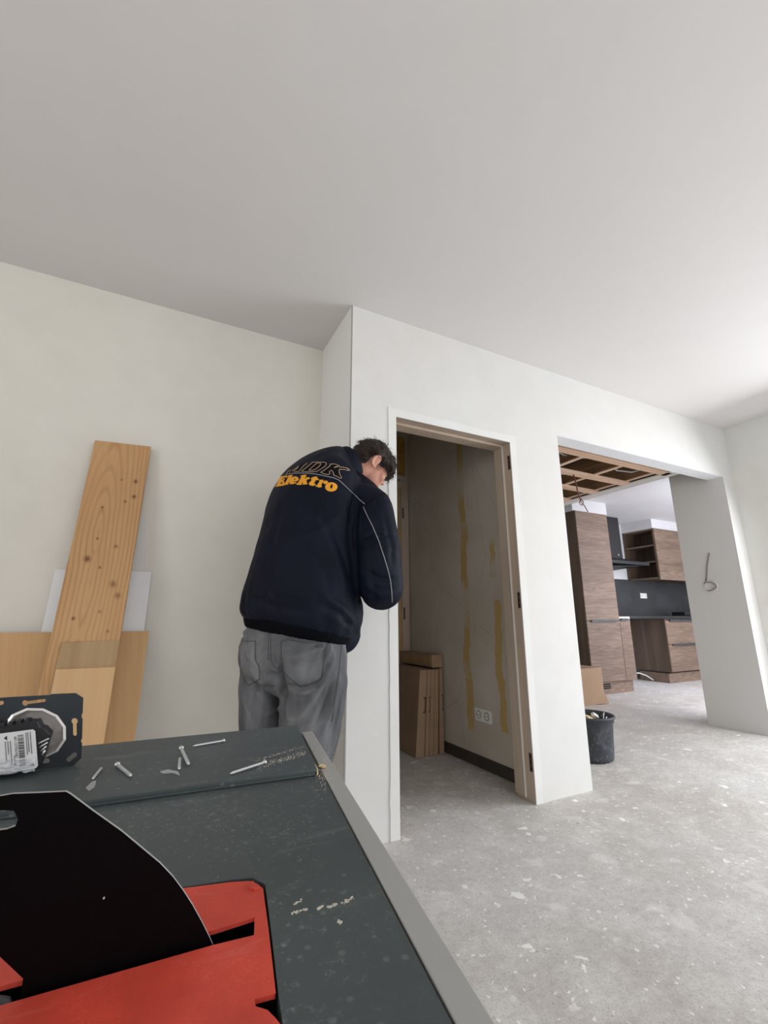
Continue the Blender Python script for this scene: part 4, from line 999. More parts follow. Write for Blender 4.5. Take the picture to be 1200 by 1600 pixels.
letters = [
 ('letter', cA([(110,915),(165,845),(240,645),(215,622),(340,590),(485,568),(465,645),(430,608),(345,632),(312,722),(345,712),(385,645),(402,652),(345,800),(330,765),(290,770),(255,845),(315,830),(365,765),(402,765),(370,878)]), []),
 ('letter', cA([(480,612),(545,560),(650,552),(512,800),(525,830),(385,868),(375,842),(410,820),(525,618)]), []),
 ('letter', cA([(540,780),(560,690),(650,612),(760,595),(835,640),(838,700),(780,742),(662,750),(665,775),(720,778),(768,762),(745,800),(650,832),(570,832)]), [cA([(672,708),(700,662),(748,652),(742,688),(705,712)])]),
 ('letter', cA([(765,825),(830,790),(925,612),(890,590),(960,552),(1080,545),(1012,682),(1080,642),(1060,618),(1182,630),(1180,670),(1130,676),(1082,705),(1090,790),(1112,800),(1095,838),(962,845),(975,790),(962,757),(938,800),(928,850),(850,860),(768,846)]), []),
 ('letter', cB([(220,660),(300,610),(420,600),(400,645),(456,660),(445,702),(375,706),(305,820),(362,822),(345,862),(280,887),(180,867),(153,822),(200,760),(268,685),(225,692)]), []),
 ('letter', cB([(450,700),(612,705),(592,760),(650,728),(740,738),(746,790),(690,827),(622,822),(602,778),(562,802),(528,880),(562,886),(540,927),(460,937),(350,892),(358,868),(412,870),(498,728)]), []),
 ('letter', cB(ell(850, 922, 190, 142, 26)), [cB(ell(857, 905, 36, 76, 14, 14))])]
for nm, po, ho in letters: patch('letter', po, ho, JT, 'letter_gold', jacket, 0.0010, 0.0012, 1.3)
D_out = cB([(-70,435),(0,385),(262,178),(240,165),(400,155),(640,160),(695,185),(700,225),(640,300),(520,382),(400,445),(250,458),(0,450)])
D_in = cB([(160,410),(180,385),(380,205),(440,182),(518,190),(535,215),(470,290),(380,370),(280,410)])
K_out = cC([(20,470),(120,420),(320,260),(312,218),(450,210),(560,248),(605,275),(600,315),(700,305),(840,340),(920,405),(860,415),(750,382),(650,375),(592,382),(600,500),(640,590),(680,635),(630,660),(540,602),(430,567),(410,480),(370,410),(305,430),(288,470),(310,512),(258,540),(130,522)])
M_out = cA([(470,500),(545,405),(640,345),(760,290),(850,262),(980,205),(1120,165),(1000,262),(895,385),(865,440),(700,452)])
for po in (M_out, D_out, K_out): patch('letter', po, [], JT, 'letter_black', jacket, 0.0006, 0.0006, 1.6)
mb = MB()
for L in (D_out, D_in, K_out): line_on(mb, L, JT, 0.0011, 0.0022, closed=True)
for L in ([(480,495),(545,405)], [(560,470),(600,385)], [(630,412),(760,340),(820,292),(850,270)], [(640,440),(740,395),(830,320)], [(870,430),(900,380),(1000,262),(1110,185)], [(700,452),(865,442)]): line_on(mb, cA(L), JT, 0.0010, 0.0022)
line_on(mb, cC([(440,325),(500,300),(560,290)]), JT, 0.0018, 0.0022); line_on(mb, cC([(840,345),(915,405)]), JT, 0.0018, 0.0022)
mb.build('letter_outline', 'letter_cream', jacket)
mb = MB()
yk = cA([(430,530),(560,508),(700,492),(1000,490)])+cB([(120,495),(300,512),(500,545),(750,600),(920,637),(1050,685)])+cC([(620,735),(820,920),(950,1050),(1110,1190)])+[(562, 781), (570, 787.5)]
line_on(mb, yk, JT, 0.0016, 0.0010)
line_on(mb, [(567.5, 792), (574, 806), (582, 822), (592, 846), (600, 870), (606, 890), (610, 907), (612, 925), (612.5, 941)], JT, 0.0015, 0.0010)
mb.build('piping', 'piping', jacket)
mb = MB()                                # shoulder seam and armhole seam
line_on(mb, [(571, 789), (582, 780), (596, 772), (606, 768)], JT, 0.0012, 0.0002); line_on(mb, [(568, 790), (556, 806), (550, 830), (553, 860)], JT, 0.0012, 0.0002)
mb.build('seam', 'jacket_rib', jacket)
# rib band at the hem
hb = MB()
loft_body(hb, [(A3(465, 966, 1.73), 0.205, 0.148, 26, hemT), (A3(464, 976, 1.73), 0.216, 0.160, 26, hemT), (A3(462, 989, 1.73), 0.207, 0.151, 26, hemT), (A3(461.5, 993, 1.73), 0.200, 0.144, 26, hemT)], e=2.3, sub=4)
fuse('hem_band', hb, 0.006, 2, 'jacket_rib', person, lambda c, n: 0.0012*math.sin(math.atan2((c-PORG).dot(fw), (c-PORG).dot(rt))*90)+0.002*noise.noise(c*9), org=PORG)
# collar standing round the neck
cb = MB(); nT = (RT*0.78+FW*0.30+Zv*0.52)
nT = nT.normalized(); cr_ = yawv(50)[0]
c0 = A3(541, 727, 1.915)
for r0, r1, s0 in ((0.072, 0.066, 0), ):
    rings = []
    for w, d, h in ((0.086, 0.086, -0.025), (0.087, 0.086, 0.010), (0.082, 0.080, 0.036), (0.078, 0.076, 0.039), (0.074, 0.072, 0.034), (0.070, 0.068, -0.02)):
        rings.append(ring(c0+nT*h, nT, cr_, w, d, 32, 2.0))
    cb.smooth = True; cb.loft(rings, False)
co_ = cb.build('collar', 'jacket', person)
m_ = co_.modifiers.new('s', 'SUBSURF'); m_.levels = 1; m_.render_levels = 2

# jeans --------------------------------------------------------------
qb = MB()
loft_body(qb, [(A3(461, 975, 1.74), 0.185, 0.128, 26), (A3(459, 1000, 1.735), 0.195, 0.145, 27), (A3(457, 1025, 1.73), 0.203, 0.160, 28), (A3(456, 1046, 1.735), 0.195, 0.155, 28), (A3(453, 1062, 1.75), 0.14, 0.12, 28)], e=2.5)
limb(qb, [A3(484, 1030, 1.69), A3(490, 1065, 1.68), A3(489, 1100, 1.68), A3(483, 1145, 1.68), A3(476, 1190, 1.69), (KNR+ANR)/2+Vector((0, 0, .08)), ANR+Vector((0, 0, 0.06)), ANR], [0.120, 0.122, 0.116, 0.108, 0.098, 0.085, 0.078, 0.082], 20)
limb(qb, [A3(415, 1035, 1.79), A3(410, 1070, 1.79), A3(411, 1105, 1.79), A3(411, 1140, 1.79), A3(411, 1180, 1.80), (KNL+ANL)/2+Vector((0, 0, .08)), ANL+Vector((0, 0, 0.06)), ANL], [0.090, 0.089, 0.089, 0.087, 0.084, 0.082, 0.080, 0.082], 20)
F2 = lambda x, y: (360+x/6, 960+y/6)
f2 = lambda L: [F2(*q) for q in L]
QF = make_folds(qb, [(f2(a), am, wd) for a, am, wd in [
 ([(990, 330), (880, 620), (760, 830), (620, 1030)], 0.014, 0.009), ([(940, 440), (840, 640), (700, 840)], -0.010, 0.010),
 ([(1020, 560), (960, 850), (840, 1180)], 0.012, 0.008), ([(960, 640), (900, 860), (780, 1100)], -0.012, 0.010),
 ([(1070, 620), (1030, 850), (960, 1150)], -0.008, 0.008), ([(500, 410), (700, 380), (890, 290)], 0.009, 0.009),
 ([(520, 470), (700, 450), (860, 350)], -0.006, 0.009), ([(500, 660), (660, 690), (860, 640)], -0.013, 0.008),
 ([(560, 730), (740, 740), (900, 640)], 0.007, 0.009), ([(420, 680), (300, 690), (150, 700)], -0.011, 0.008),
 ([(100, 620), (130, 800), (190, 1000)], 0.009, 0.008), ([(160, 720), (180, 860), (260, 1050)], -0.006, 0.009),
 ([(120, 330), (200, 420), (265, 520)], 0.008, 0.008), ([(470, 440), (455, 560), (490, 720), (505, 900)], -0.034, 0.013),
 ([(385, 330), (400, 450), (450, 520)], -0.008, 0.008), ([(330, 950), (440, 900), (510, 850)], 0.009, 0.008),
 ([(340, 570), (400, 580), (450, 600)], -0.018, 0.014), ([(940, 250), (900, 420)], 0.009, 0.007), ([(880, 300), (850, 450)], -0.007, 0.008),
 ([(400, 140), (500, 190), (490, 250)], 0.006, 0.010), ([(520, 780), (540, 900), (560, 1020)], 0.008, 0.010), ([(640, 800), (600, 900)], -0.005, 0.01),
 ([(130, 130), (150, 230)], 0.007, 0.008), ([(250, 720), (350, 800), (420, 900)], 0.005, 0.012)]], None)
def qdisp(c, n):
    d = 0.005*noise.noise(c*6.0+Vector((9, 0, 0))) + 0.0025*noise.noise(c*20.0) + fold_disp(c, QF)
    if c.z < 0.35: d += 0.008*noise.noise(Vector((c.x*5, c.y*5, c.z*22)))
    return d
jeans = fuse('jeans', qb, 0.0055, 4, 'jeans', person, qdisp, org=PORG)
QT = bvh_of(jeans, PORG)
pr = f2([(480,250),(545,240),(700,268),(880,262),(905,245),(880,420),(860,500),(850,600),(740,650),(660,672),(560,600),(500,530),(480,380)])
pl_ = f2([(85,215),(110,250),(170,258),(238,250),(238,430),(275,500),(282,600),(170,665),(100,560),(92,400)])
for po in (pr, pl_):
    pk = patch('back_pocket', po, [], QT, 'jeans', jeans, 0.0012, 0.0016, 2.0)
    mb = MB(); line_on(mb, po, QT, 0.0009, 0.0034, closed=True); mb.build('pocket_stitching', 'jeans_seam', pk)
mb = MB()
for L in ([(370,100),(378,200),(380,420),(400,480),(445,515),(465,480)], [(352,150),(358,200),(358,430)], [(120,95),(200,120),(370,128),(560,150),(900,215)], [(520,300),(780,318)], [(120,280),(200,285)], [(1045,270),(1030,400),(1010,600),(985,760),(950,1000)]): line_on(mb, f2(L), QT, 0.0011, 0.0006)
mb.build('seam', 'jeans_seam', jeans)
mb = MB(); p_, n_ = cast(QT, *F2(830, 300)); 
pt = patch('pocket_tab', f2([(790,288),(870,285),(868,308),(790,318)]), [], QT, 'jeans_seam', jeans, 0.003, 0.001, 1.5)

# shoes
for an, yw in ((ANR, 30), (ANL, 10)):
    f = yawv(yw)[1]; s_ = yawv(yw)[0]; sb = MB()
    base = Vector((an.x, an.y, 0))
    rings = []
    for t_, w, h in ((-0.075, 0.030, 0.075), (-0.06, 0.040, 0.095), (0.0, 0.043, 0.095), (0.06, 0.045, 0.080), (0.12, 0.050, 0.058), (0.17, 0.046, 0.046), (0.20, 0.026, 0.034)):
        rings.append([base+f*t_+s_*(w*math.cos(a))+Zv*(0.022+ (h-0.022)*max(0, math.sin(a)) if math.sin(a) > 0 else 0.022) for a in [2*math.pi*k/20 for k in range(20)]])
    sb.smooth = True; sb.loft(rings); sh = sb.build('shoe', 'shoe_leather', person)
    sb = MB(); outl = [(t_, w) for t_, w in ((-0.08, 0.028), (-0.06, 0.042), (0.0, 0.045), (0.06, 0.047), (0.12, 0.053), (0.17, 0.048), (0.205, 0.026))]
    poly = [base+f*t_+s_*w+Zv*0.001 for t_, w in outl]+[base+f*t_-s_*w+Zv*0.001 for t_, w in outl[::-1]]
    sb.prism(poly, (0, 0, 0.022)); sb.build('sole', 'sole', sh, 0.003)

# hair ---------------------------------------------------------------
hb = MB()
for c_, r_ in (((0, -0.010, 0.030), (0.082, 0.098, 0.085)), ((0, -0.045, -0.005), (0.072, 0.062, 0.070)), ((0, 0.052, 0.052), (0.068, 0.052, 0.044)), ((0, 0.090, 0.016), (0.060, 0.022, 0.040)), ((0, -0.050, -0.050), (0.056, 0.042, 0.048))):
    hb.blob(HP(*c_), r_, HT, 24, 16)
def bare(q):                             # ear, cheek and face stay free of hair
    if q.y > 0.028 and q.z < -0.012 + max(0, 0.070-abs(q.x))*0.2: return True
    return abs(q.x) > 0.045 and -0.030 < q.y < 0.012 and q.z < 0.012
def hdisp(c, n):
    q = HM.inverted() @ (c-HD)
    d = 0.0070*noise.noise(Vector((q.x*26, q.y*13, q.z*26)))+0.003*noise.noise(q*70)
    if q.y > 0.028: d -= 0.05*min(1, (q.y-0.028)*25)*max(0, min(1, (-0.012+max(0, 0.070-abs(q.x))*0.2-q.z)*30))
    if abs(q.x) > 0.045 and q.z < 0.012: d -= 0.030*max(0, min(1, (0.012-q.z)*70))*max(0, min(1, (q.y+0.032)*90))*max(0, min(1, (0.014-q.y)*120))
    return d
hair = fuse('hair', hb, 0.004, 2, 'hair', person, hdisp, org=PORG)
sb = MB(); rr = random.Random(5)
HB = bvh_of(hair, PORG)
for k in range(1500):
    u_ = rr.uniform(-1, 1); a = rr.uniform(0, 2*math.pi); v = Vector((math.sqrt(1-u_*u_)*math.cos(a), math.sqrt(1-u_*u_)*math.sin(a), u_))
    if v.z < -0.55: continue
    o_ = HP(0, -0.012, 0.015); d_ = (HM @ v).normalized()
    h = HB.ray_cast(o_+d_*0.3, -d_)
    if h[0] is None: continue
    q = HM.inverted() @ (h[0]-HD)
    if bare(q): continue
    fl = (HM @ Vector((q.x*1.5, 0.06 if q.y > 0 else -0.02, -0.03-0.25*max(0, -q.y)))).normalized()
    fl = (fl - h[1]*fl.dot(h[1])).normalized()
    ln = rr.uniform(0.018, 0.036)*(1.3 if q.y > 0.05 else 1)
    j = Vector((rr.uniform(-1, 1), rr.uniform(-1, 1), rr.uniform(-1, 1)))*0.25
    p0 = h[0]-h[1]*0.002; p1 = p0+(fl+h[1]*0.35+j)*ln*0.5; p2 = p1+(fl+j*1.2-h[1]*0.05-Zv*0.15)*ln*0.5
    sb.tube([p0, p1, p2], [0.0011, 0.0009, 0.0002], 3, False)
sb.build('loose_strands', 'hair', hair)
# eyes, brows (seen only from the front)
mb = MB(); mb.smooth = True
for sx in (-1, 1):
    mb = MB(); mb.smooth = True; mb.blob(HP(sx*0.031, 0.0835, -0.004), (0.010, 0.006, 0.0055), HT, 12, 8); mb.build('eye', 'socket_white', person)
    mb = MB(); mb.smooth = True; mb.tube([HP(sx*0.014, 0.099, 0.016), HP(sx*0.031, 0.099, 0.021), HP(sx*0.047, 0.090, 0.017)], [0.003, 0.004, 0.002], 6); mb.build('eyebrow', 'hair', person)

# ================================================================== SAW TABLE IN THE FOREGROUND
Z1 = H-0.123; Z2 = H-0.1283
o2 = lambda *q: onZ(*q, Z2)
def plate(mb, outer, holes, th_vec):
    """planar outline (3D points) with holes, extruded by th_vec"""
    th = Vector(th_vec); n_ = th.normalized(); o_ = outer[0]; ax = (outer[1]-outer[0]).normalized(); ay = n_.cross(ax)
    P2 = lambda p_: Vector(((p_-o_).dot(ax), (p_-o_).dot(ay)))
    pts = []; edges = []; loops = []
    for lp in [outer]+holes:
        k0 = len(pts); pts += [P2(q) for q in lp]; edges += [(k0+i, k0+(i+1) % len(lp)) for i in range(len(lp))]; loops.append([P2(q) for q in lp])
    V_, E_, F_, *_ = delaunay_2d_cdt(pts, edges, [], 0, 1e-7)
    def inside(x, y, lp):
        c = False
        for i in range(len(lp)):
            (x1, y1), (x2, y2) = lp[i], lp[(i+1) % len(lp)]
            if (y1 > y) != (y2 > y) and x < (x2-x1)*(y-y1)/(y2-y1)+x1: c = not c
        return c
    keep = []
    for f in F_:
        cx = sum(V_[i][0] for i in f)/len(f); cy = sum(V_[i][1] for i in f)/len(f)
        if inside(cx, cy, loops[0]) and not any(inside(cx, cy, l) for l in loops[1:]): keep.append(tuple(f))
    vs = [o_+ax*v[0]+ay*v[1] for v in V_]; n0 = len(vs); fs = list(keep)+[tuple(i+n0 for i in f[::-1]) for f in keep]
    m0 = mb.m; mb.add(vs+[v+th for v in vs], fs)
    mb.m = m0+mb.side if hasattr(mb, 'side') else m0
    for lp in [outer]+holes:
        k = len(lp); mb.add(list(lp)+[q+th for q in lp], [(i, (i+1) % k, k+(i+1) % k, k+i) for i in range(k)])
    mb.m = m0
FR, NRp = o2(488, 1143), o2(773, 1600); dE = (NRp-FR)
NR2 = FR+dE*1.75                              # edge carried on past the frame, under the camera
IF, IN = o2(470, 1145.5), o2(707, 1600); IN2 = IF+(IN-IF)*1.75
LF = Vector((-0.48, FR.y+0.055, Z2)); LN = Vector((-0.48, NR2.y+0.02, Z2))
saw = empty('saw_table', (-0.15, 0.25, 0), 'dark grey saw table with red slotted insert and pale edge rail, nearest the camera', 'saw table')
ins_hole = [o2(*q) for q in ((-250, 1466), (362, 1374.5), (394, 1371), (414.5, 1382), (422, 1440), (428, 1490), (435, 1552), (442, 1600), (448, 1640), (-250, 1830))]
mb = MB(); plate(mb, [LF, IF, IN2, LN], [ins_hole], (0, 0, -0.012)); mb.build('table_top', 'table_grey', saw, 0.0006)
up = Vector((0, 0, 0.0006))
gap = (FR-IF).normalized()*0.0012
mb = MB(); mb.prism([IF+gap+up, FR+up, NR2+up, IN2+gap+up], (0, 0, -0.022)); mb.build('edge_rail', 'rim_aluminium', saw, 0.0006)
# red insert with slot and notches
slot = [o2(*q) for q in ((-120, 1574), (0, 1541), (335, 1453), (398, 1433), (397, 1461), (335, 1476), (0, 1571), (-120, 1608))]
insert = [o2(*q) for q in ((-240, 1470), (237, 1394), (362, 1378), (390, 1376.5), (402, 1381), (411, 1388), (418, 1440), (424, 1490), (431, 1552), (398, 1561), (399, 1572), (418, 1578), (430, 1590), (438, 1600), (444, 1640), (-240, 1815))]
mb = MB(); plate(mb, insert, [slot], (0, 0, -0.0016)); ins = mb.build('table_insert', 'insert_red', saw, 0.0007); ins['label'] = 'red slotted insert'
mb = MB()
mb.prism([o2(*q)+Vector((0, 0, 0.0009)) for q in ((388, 1390), (394, 1379), (405, 1388), (398, 1392))], (0, 0, -0.001)); mb.build('latch', 'insert_red', ins)
mb = MB(); mb.prism([o2(*q)-Vector((0, 0, 0.0125)) for q in ((-260, 1455), (455, 1360), (460, 1660), (-260, 1840))], (0, 0, -0.004)); mb.build('blade_well', 'dark_cavity', saw)
# knife: black upright plate in the slot
sA, sB = o2(-60, 1574), o2(366, 1456); kn = (sB-sA).normalized(); kN = Vector((-kn.y, kn.x, 0))
def onV(px, py, p0, n_): v = ray(px, py); return CP+v*((p0-CP).dot(n_)/v.dot(n_))
okn = lambda *q: onV(*q, sA, kN)
kt = [okn(*q) for q in ((-45, 1262), (-12, 1250), (0, 1244), (20, 1240.5), (60, 1239), (103, 1237), (110, 1241), (145, 1267), (190, 1299), (220, 1324), (250, 1349), (270, 1370), (285, 1390), (300, 1413), (315, 1440), (328, 1466), (333, 1478))]
low = okn(333, 1478); low = low+Vector((0, 0, -0.012)); lf = okn(36, 1529)+Vector((0, 0, -0.018))
kt += [low, lf, okn(36, 1529), okn(0, 1495), okn(-30, 1465)]
hx = [(28, 1280), (24, 1291), (10, 1296), (-25, 1300), (-25, 1271), (2, 1266), (22, 1267)]
mb = MB(); mb.side = 1; plate(mb, kt, [[okn(*q) for q in hx]], kN*0.0016)
kf = mb.build('riving_knife', ['knife_black', 'rim_aluminium'], saw); kf['label'] = 'black riving knife plate with bright edge'
mb = MB()
for cpx in ((163, 1402),): 
    c_ = okn(*cpx)-kN*0.0003; mb.box(c_.x-0.0004, c_.x+0.0002, c_.y-0.0002, c_.y+0.0002, c_.z-0.0004, c_.z+0.0003)
mb.build('scratch', 'zinc', kf)
mb = MB(); c_ = o2(-10, 1560)-Vector((0, 0, 0.006)); mb.tube([c_+kN*-0.001, c_+kN*0.0012], 0.0065, 8); mb.build('blade', 'handle_grey', saw)
# body and stand under the table
mb = MB(); mb.box(-0.44, 0.055, 0.04, FR.y-0.03, 0.55, Z2-0.0175); mb.build('housing', 'saw_body', saw, 0.01)
for x, y in ((-0.40, 0.08), (0.03, 0.08), (-0.40, 0.48), (0.06, 0.48)):
    sx = -0.06 if x < -0.2 else 0.06; sy = -0.06 if y < 0.2 else 0.06
    mb = MB(); mb.tube([(x, y, 0.56), (x+sx, y+sy, 0.012)], 0.016, 12); lg = mb.build('leg', 'stand_metal', saw)
    mb = MB(); mb.tube([(x+sx, y+sy, 0.001), (x+sx, y+sy, 0.03)], 0.021, 12); mb.build('rubber_foot', 'sole', lg)
# loose dark board lying across the back of the table
bq = [onZ(*q, Z1) for q in ((-150, 1192), (465, 1133), (495.5, 1201.5), (-160, 1290))]
mb = MB(); mb.prism(bq, (0, 0, -0.0026)); lo = [q+Vector((0, 0, -0.0026)) for q in bq]
cen = sum(lo, Vector())/4; lo = [q+(cen-q).normalized()*0.0012 for q in lo]; mb.prism(lo, (0, 0, -0.0024))
brd = tag(mb.build('board', 'board_grey', None, 0.0004), 'dark grey dusty board with screws on it, lying across the saw table', 'board')
mb = MB(); e0, e1 = bq[1], bq[2]; ex_ = (e1-e0).cross(Vector((0, 0, 1))).normalized()
if ex_.x < 0: ex_ = -ex_
e0 = e1+(e0-e1)*0.09
mb.prism([e0+Vector((0, 0, -0.0004)), e1+Vector((0, 0, -0.0004)), e1+ex_*0.0010+Vector((0, 0, -0.0004)), e0+ex_*0.0004+Vector((0, 0, -0.0004))], (0, 0, -0.0044)); mb.build('chipped_edge', 'chip_wood', brd)
# screws
def screw(label, head, tip, r, hr_, has_head=True, lift=0.0):
    p0, p1 = onZ(*head, Z1), onZ(*tip, Z1); p0.z = Z1+max(r, hr_ if has_head else r)*0.96+0.0002+lift; p1.z = Z1+r+0.0002+lift*0.3
    d = (p1-p0); L_ = d.length; d.normalize()
    t = empty('screw', (p0+p1)/2, label, 'screw', 'screws on the dark board'); t.location.z = Z1
    n_ = max(8, int(L_/0.0011)); pts = []; rad = []
    for k in range(n_*2+1):
        pts.append(p0+d*(L_*k/(n_*2))); rad.append(r*(1.0 if k % 2 else 0.80)*(1 if k < n_*2-3 else 0.8-0.2*(k-(n_*2-3))))
    mb = MB(); mb.tube(pts, rad, 10); mb.build('shank', 'zinc', t)
    if has_head:
        mb = MB(); mb.tube([p0-d*0.0016, p0-d*0.0014, p0-d*0.0004, p0+d*0.0010], [hr_*0.5, hr_*0.9, hr_, r], 14); hd = mb.build('head', 'steel', t)
        mb = MB(); sd = d.cross(Vector((0, 0, 1))).normalized()*hr_*0.6; q = p0-d*0.00165
        mb.tube([q-sd, q+sd], 0.0003, 4); mb.build('drive_recess', 'dark_cavity', hd)
    return t
screw('thick screw with slotted head lying second from the left on the board', (183, 1200), (205, 1216), 0.0014, 0.0024)
screw('screw lying head up over the short pin in the middle of the board', (282.5, 1178), (294.5, 1199), 0.0014, 0.0024, lift=0.0022)
screw('long thin screw at the far edge of the board, behind the others', (348.5, 1161), (301, 1168), 0.0011, 0.0020)
screw('long thin screw at the near right edge of the board', (412.5, 1196), (359, 1212), 0.0012, 0.0022)
screw('short headless pin under the middle screw', (281, 1188), (279.5, 1205), 0.0013, 0, False)
screw('short headless pin at the left of the board beside the switch insert', (158, 1203), (144, 1220), 0.0011, 0, False)
# clear flake beside the middle pin
mb = MB(); f0 = [onZ(*q, Z1+0.0006) for q in ((250, 1206), (262, 1203), (278, 1206), (281, 1212), (270, 1208), (254, 1209))]; mb.prism(f0, (0, 0, 0.0005))
mb.prism([onZ(*q, Z1+0.0003) for q in ((134, 1232), (144, 1222), (150, 1221), (148, 1230), (139, 1236))], (0, 0, 0.0006))
tag(mb.build('plastic_flake', 'clear_wrap'), 'tiny clear plastic flakes on the dark board near the headless pins', 'plastic flakes', None, 'stuff')
# sawdust grains
mb = MB(); rr = random.Random(11)
def grain(px, py, z, s):
    c_ = onZ(px, py, z); a = rr.uniform(0, 3.14); T = Matrix.Translation(c_) @ Matrix.Rotation(a, 4, 'Z')
    mb.box(-s, s, -s*0.6, s*0.6, 0, s*0.7, T)
for k in range(330):
    t = rr.random(); px = 400+100*t+rr.gauss(0, 3); py = 1199-29*t+rr.gauss(0, 2.2)
    if px < 478: grain(px, py, Z1, rr.uniform(0.00015, 0.0004))
for k in range(160):
    t = rr.random(); grain(395+80*t+rr.gauss(0, 2), 1190-24*t+rr.gauss(0, 1.2), Z1, rr.uniform(0.00012, 0.0003))
for k in range(260): grain(506+rr.gauss(0, 7), 1200+rr.gauss(0, 16), Z2+0.0007, rr.uniform(0.00015, 0.0004))
for x0, y0, x1, y1 in ((455, 1428, 482, 1421), (495, 1421, 503, 1417), (513, 1419, 526, 1413), (535, 1412, 554, 1402), (457, 1414, 471, 1408), (529, 1440, 533, 1443)):
    for k in range(16): t = rr.random(); grain(x0+(x1-x0)*t+rr.gauss(0, 0.6), y0+(y1-y0)*t+rr.gauss(0, 0.9), Z2, rr.uniform(0.0002, 0.0006))
for k in range(420): grain(rr.uniform(200, 500), 1285+rr.gauss(0, 34), Z2, rr.uniform(0.00008, 0.00018)) 
tag(mb.build('sawdust', 'pale_dust'), 'pale sawdust scattered over the dark board and the saw table', 'sawdust', None, 'stuff')
mb = MB(); c_ = onZ(503, 1199, Z2+0.0008)
for k in range(7): 
    q = c_+Vector((rr.uniform(-1, 1)*0.0025, rr.uniform(-1, 1)*0.003, 0.0006)); T = Matrix.Translation(q) @ Matrix.Rotation(rr.uniform(0, 3), 4, 'Z') @ Matrix.Rotation(0.3, 4, 'X'); mb.box(-0.0018, 0.0018, -0.0008, 0.0008, 0, 0.0008, T)
tag(mb.build('wood_chips', 'chip_wood'), 'small heap of yellow chips at the corner of the dark board', 'wood chips', None, 'stuff')

# ------------------------------------------------------------------ switch insert standing on the board
fA, fB = onZ(60, 1203.5, Z1), onZ(115, 1197, Z1); fh = (fB-fA).normalized(); fN = Vector((-fh.y, fh.x, 0))   # away from the viewer
ofp = lambda *q: onV(*q, fA, fN)
sw = empty('switch_insert', (fA.x-0.01, fA.y-0.012, Z1), 'wall switch insert with black mounting plate, barcode label and clear wrapping on the board', 'switch insert')
out = [ofp(*q) for q in ((-12, 1091), (20, 1089), (78, 1086), (80, 1084.5), (118, 1083), (130, 1090.5), (129, 1115), (127.5, 1116), (127.5, 1122), (129, 1123), (128, 1155), (126.5, 1156), (126.5, 1160), (128, 1161), (127, 1185), (115, 1196.5), (-12, 1211), (-24, 1200), (-24, 1102))]
def slotpx(c0, r0, c1, r1, n=8):
    a = math.atan2(c1[1]-c0[1], c1[0]-c0[0]); L = []; g = math.asin(min(1, r1/r0)) if r0 > r1 else math.pi/2
    for k in range(n+1): t = a+g+(2*math.pi-2*g)*k/n; L.append((c0[0]+r0*math.cos(t), c0[1]+r0*math.sin(t)))
    for k in range(n+1): t = a-math.pi/2+math.pi*k/n; L.append((c1[0]+r1*math.cos(t), c1[1]+r1*math.sin(t)))
    return [ofp(*q) for q in L]
cx0, cy0 = 55.5, 1145
hole = [ofp(cx0+47*math.cos(a), cy0+38*math.sin(a)) for a in [2*math.pi*k/24 for k in range(24)]]
holes = [slotpx((39, 1098.5), 4.6, (69, 1094.5), 2.4), slotpx((116.5, 1127), 5.0, (117, 1147), 2.9), slotpx((117, 1179), 3.4, (107, 1187), 3.4), slotpx((66, 1189.5), 3.6, (74, 1188.5), 3.6), slotpx((-4, 1100), 3, (3, 1098), 3)]
mb = MB(); plate(mb, out, [hole]+holes, fN*0.0012); mb.build('mounting_plate', 'frame_plate', sw)
# polished faceted collar, open in the middle
cC_ = ofp(cx0, cy0); e1_ = ofp(cx0+47, cy0)-cC_; e2_ = ofp(cx0, cy0-38)-cC_
def cring(s_, d, n=12): return [cC_+e1_*(s_*math.cos(2*math.pi*(k+0.5)/n))+e2_*(s_*math.sin(2*math.pi*(k+0.5)/n))-fN*d for k in range(n)]
mb = MB(); mb.loft([cring(1.04, 0.0002), cring(1.06, 0.0016), cring(0.97, 0.0028), cring(0.90, -0.0030), cring(0.80, -0.0105), cring(0.55, -0.0125), cring(0.50, -0.013)], False)
mb.build('metal_collar', 'bright_metal', sw)
mb = MB(); mb.loft([cring(0.55, -0.0125, 12), cring(0.5, -0.006), cring(0.42, 0.001)], True); mb.build('inner_drum', 'bright_metal', sw)
# black mechanism body toward the viewer
lb = [(-30, 1150), (55, 1139), (61, 1193), (-26, 1213)]
dl = 0.016
olp = lambda *q: onV(*q, fA-fN*dl, fN)
body = [olp(*q) for q in ((-34, 1143), (40, 1128), (58, 1127), (63, 1137), (69, 1138), (78, 1148), (74, 1160), (67, 1185), (60, 1201), (48, 1205), (6, 1214), (-30, 1216))]
for b_ in body: b_.z = max(b_.z, Z1+0.0012)
mb = MB(); mb.prism([q+fN*0.0012 for q in body], fN*0.013); mc = mb.build('mechanism', 'mech_black', sw, 0.0008)
mb = MB()
for k in range(4):
    a_, b_ = olp(60+2*k, 1162+6*k), olp(76-2*k, 1154+6*k); mb.tube([a_+fN*0.0003, b_+fN*0.0003], 0.0007, 6)
mb.build('metal_clip', 'steel', mc)
mb = MB()
for k in range(5): c_ = olp(-10+13*k, 1135-1.6*k)-fN*0; mb.box(c_.x-0.0015, c_.x+0.0015, c_.y, c_.y+0.01, c_.z-0.001, c_.z+0.002)
mb.build('terminal', 'mech_black', mc)
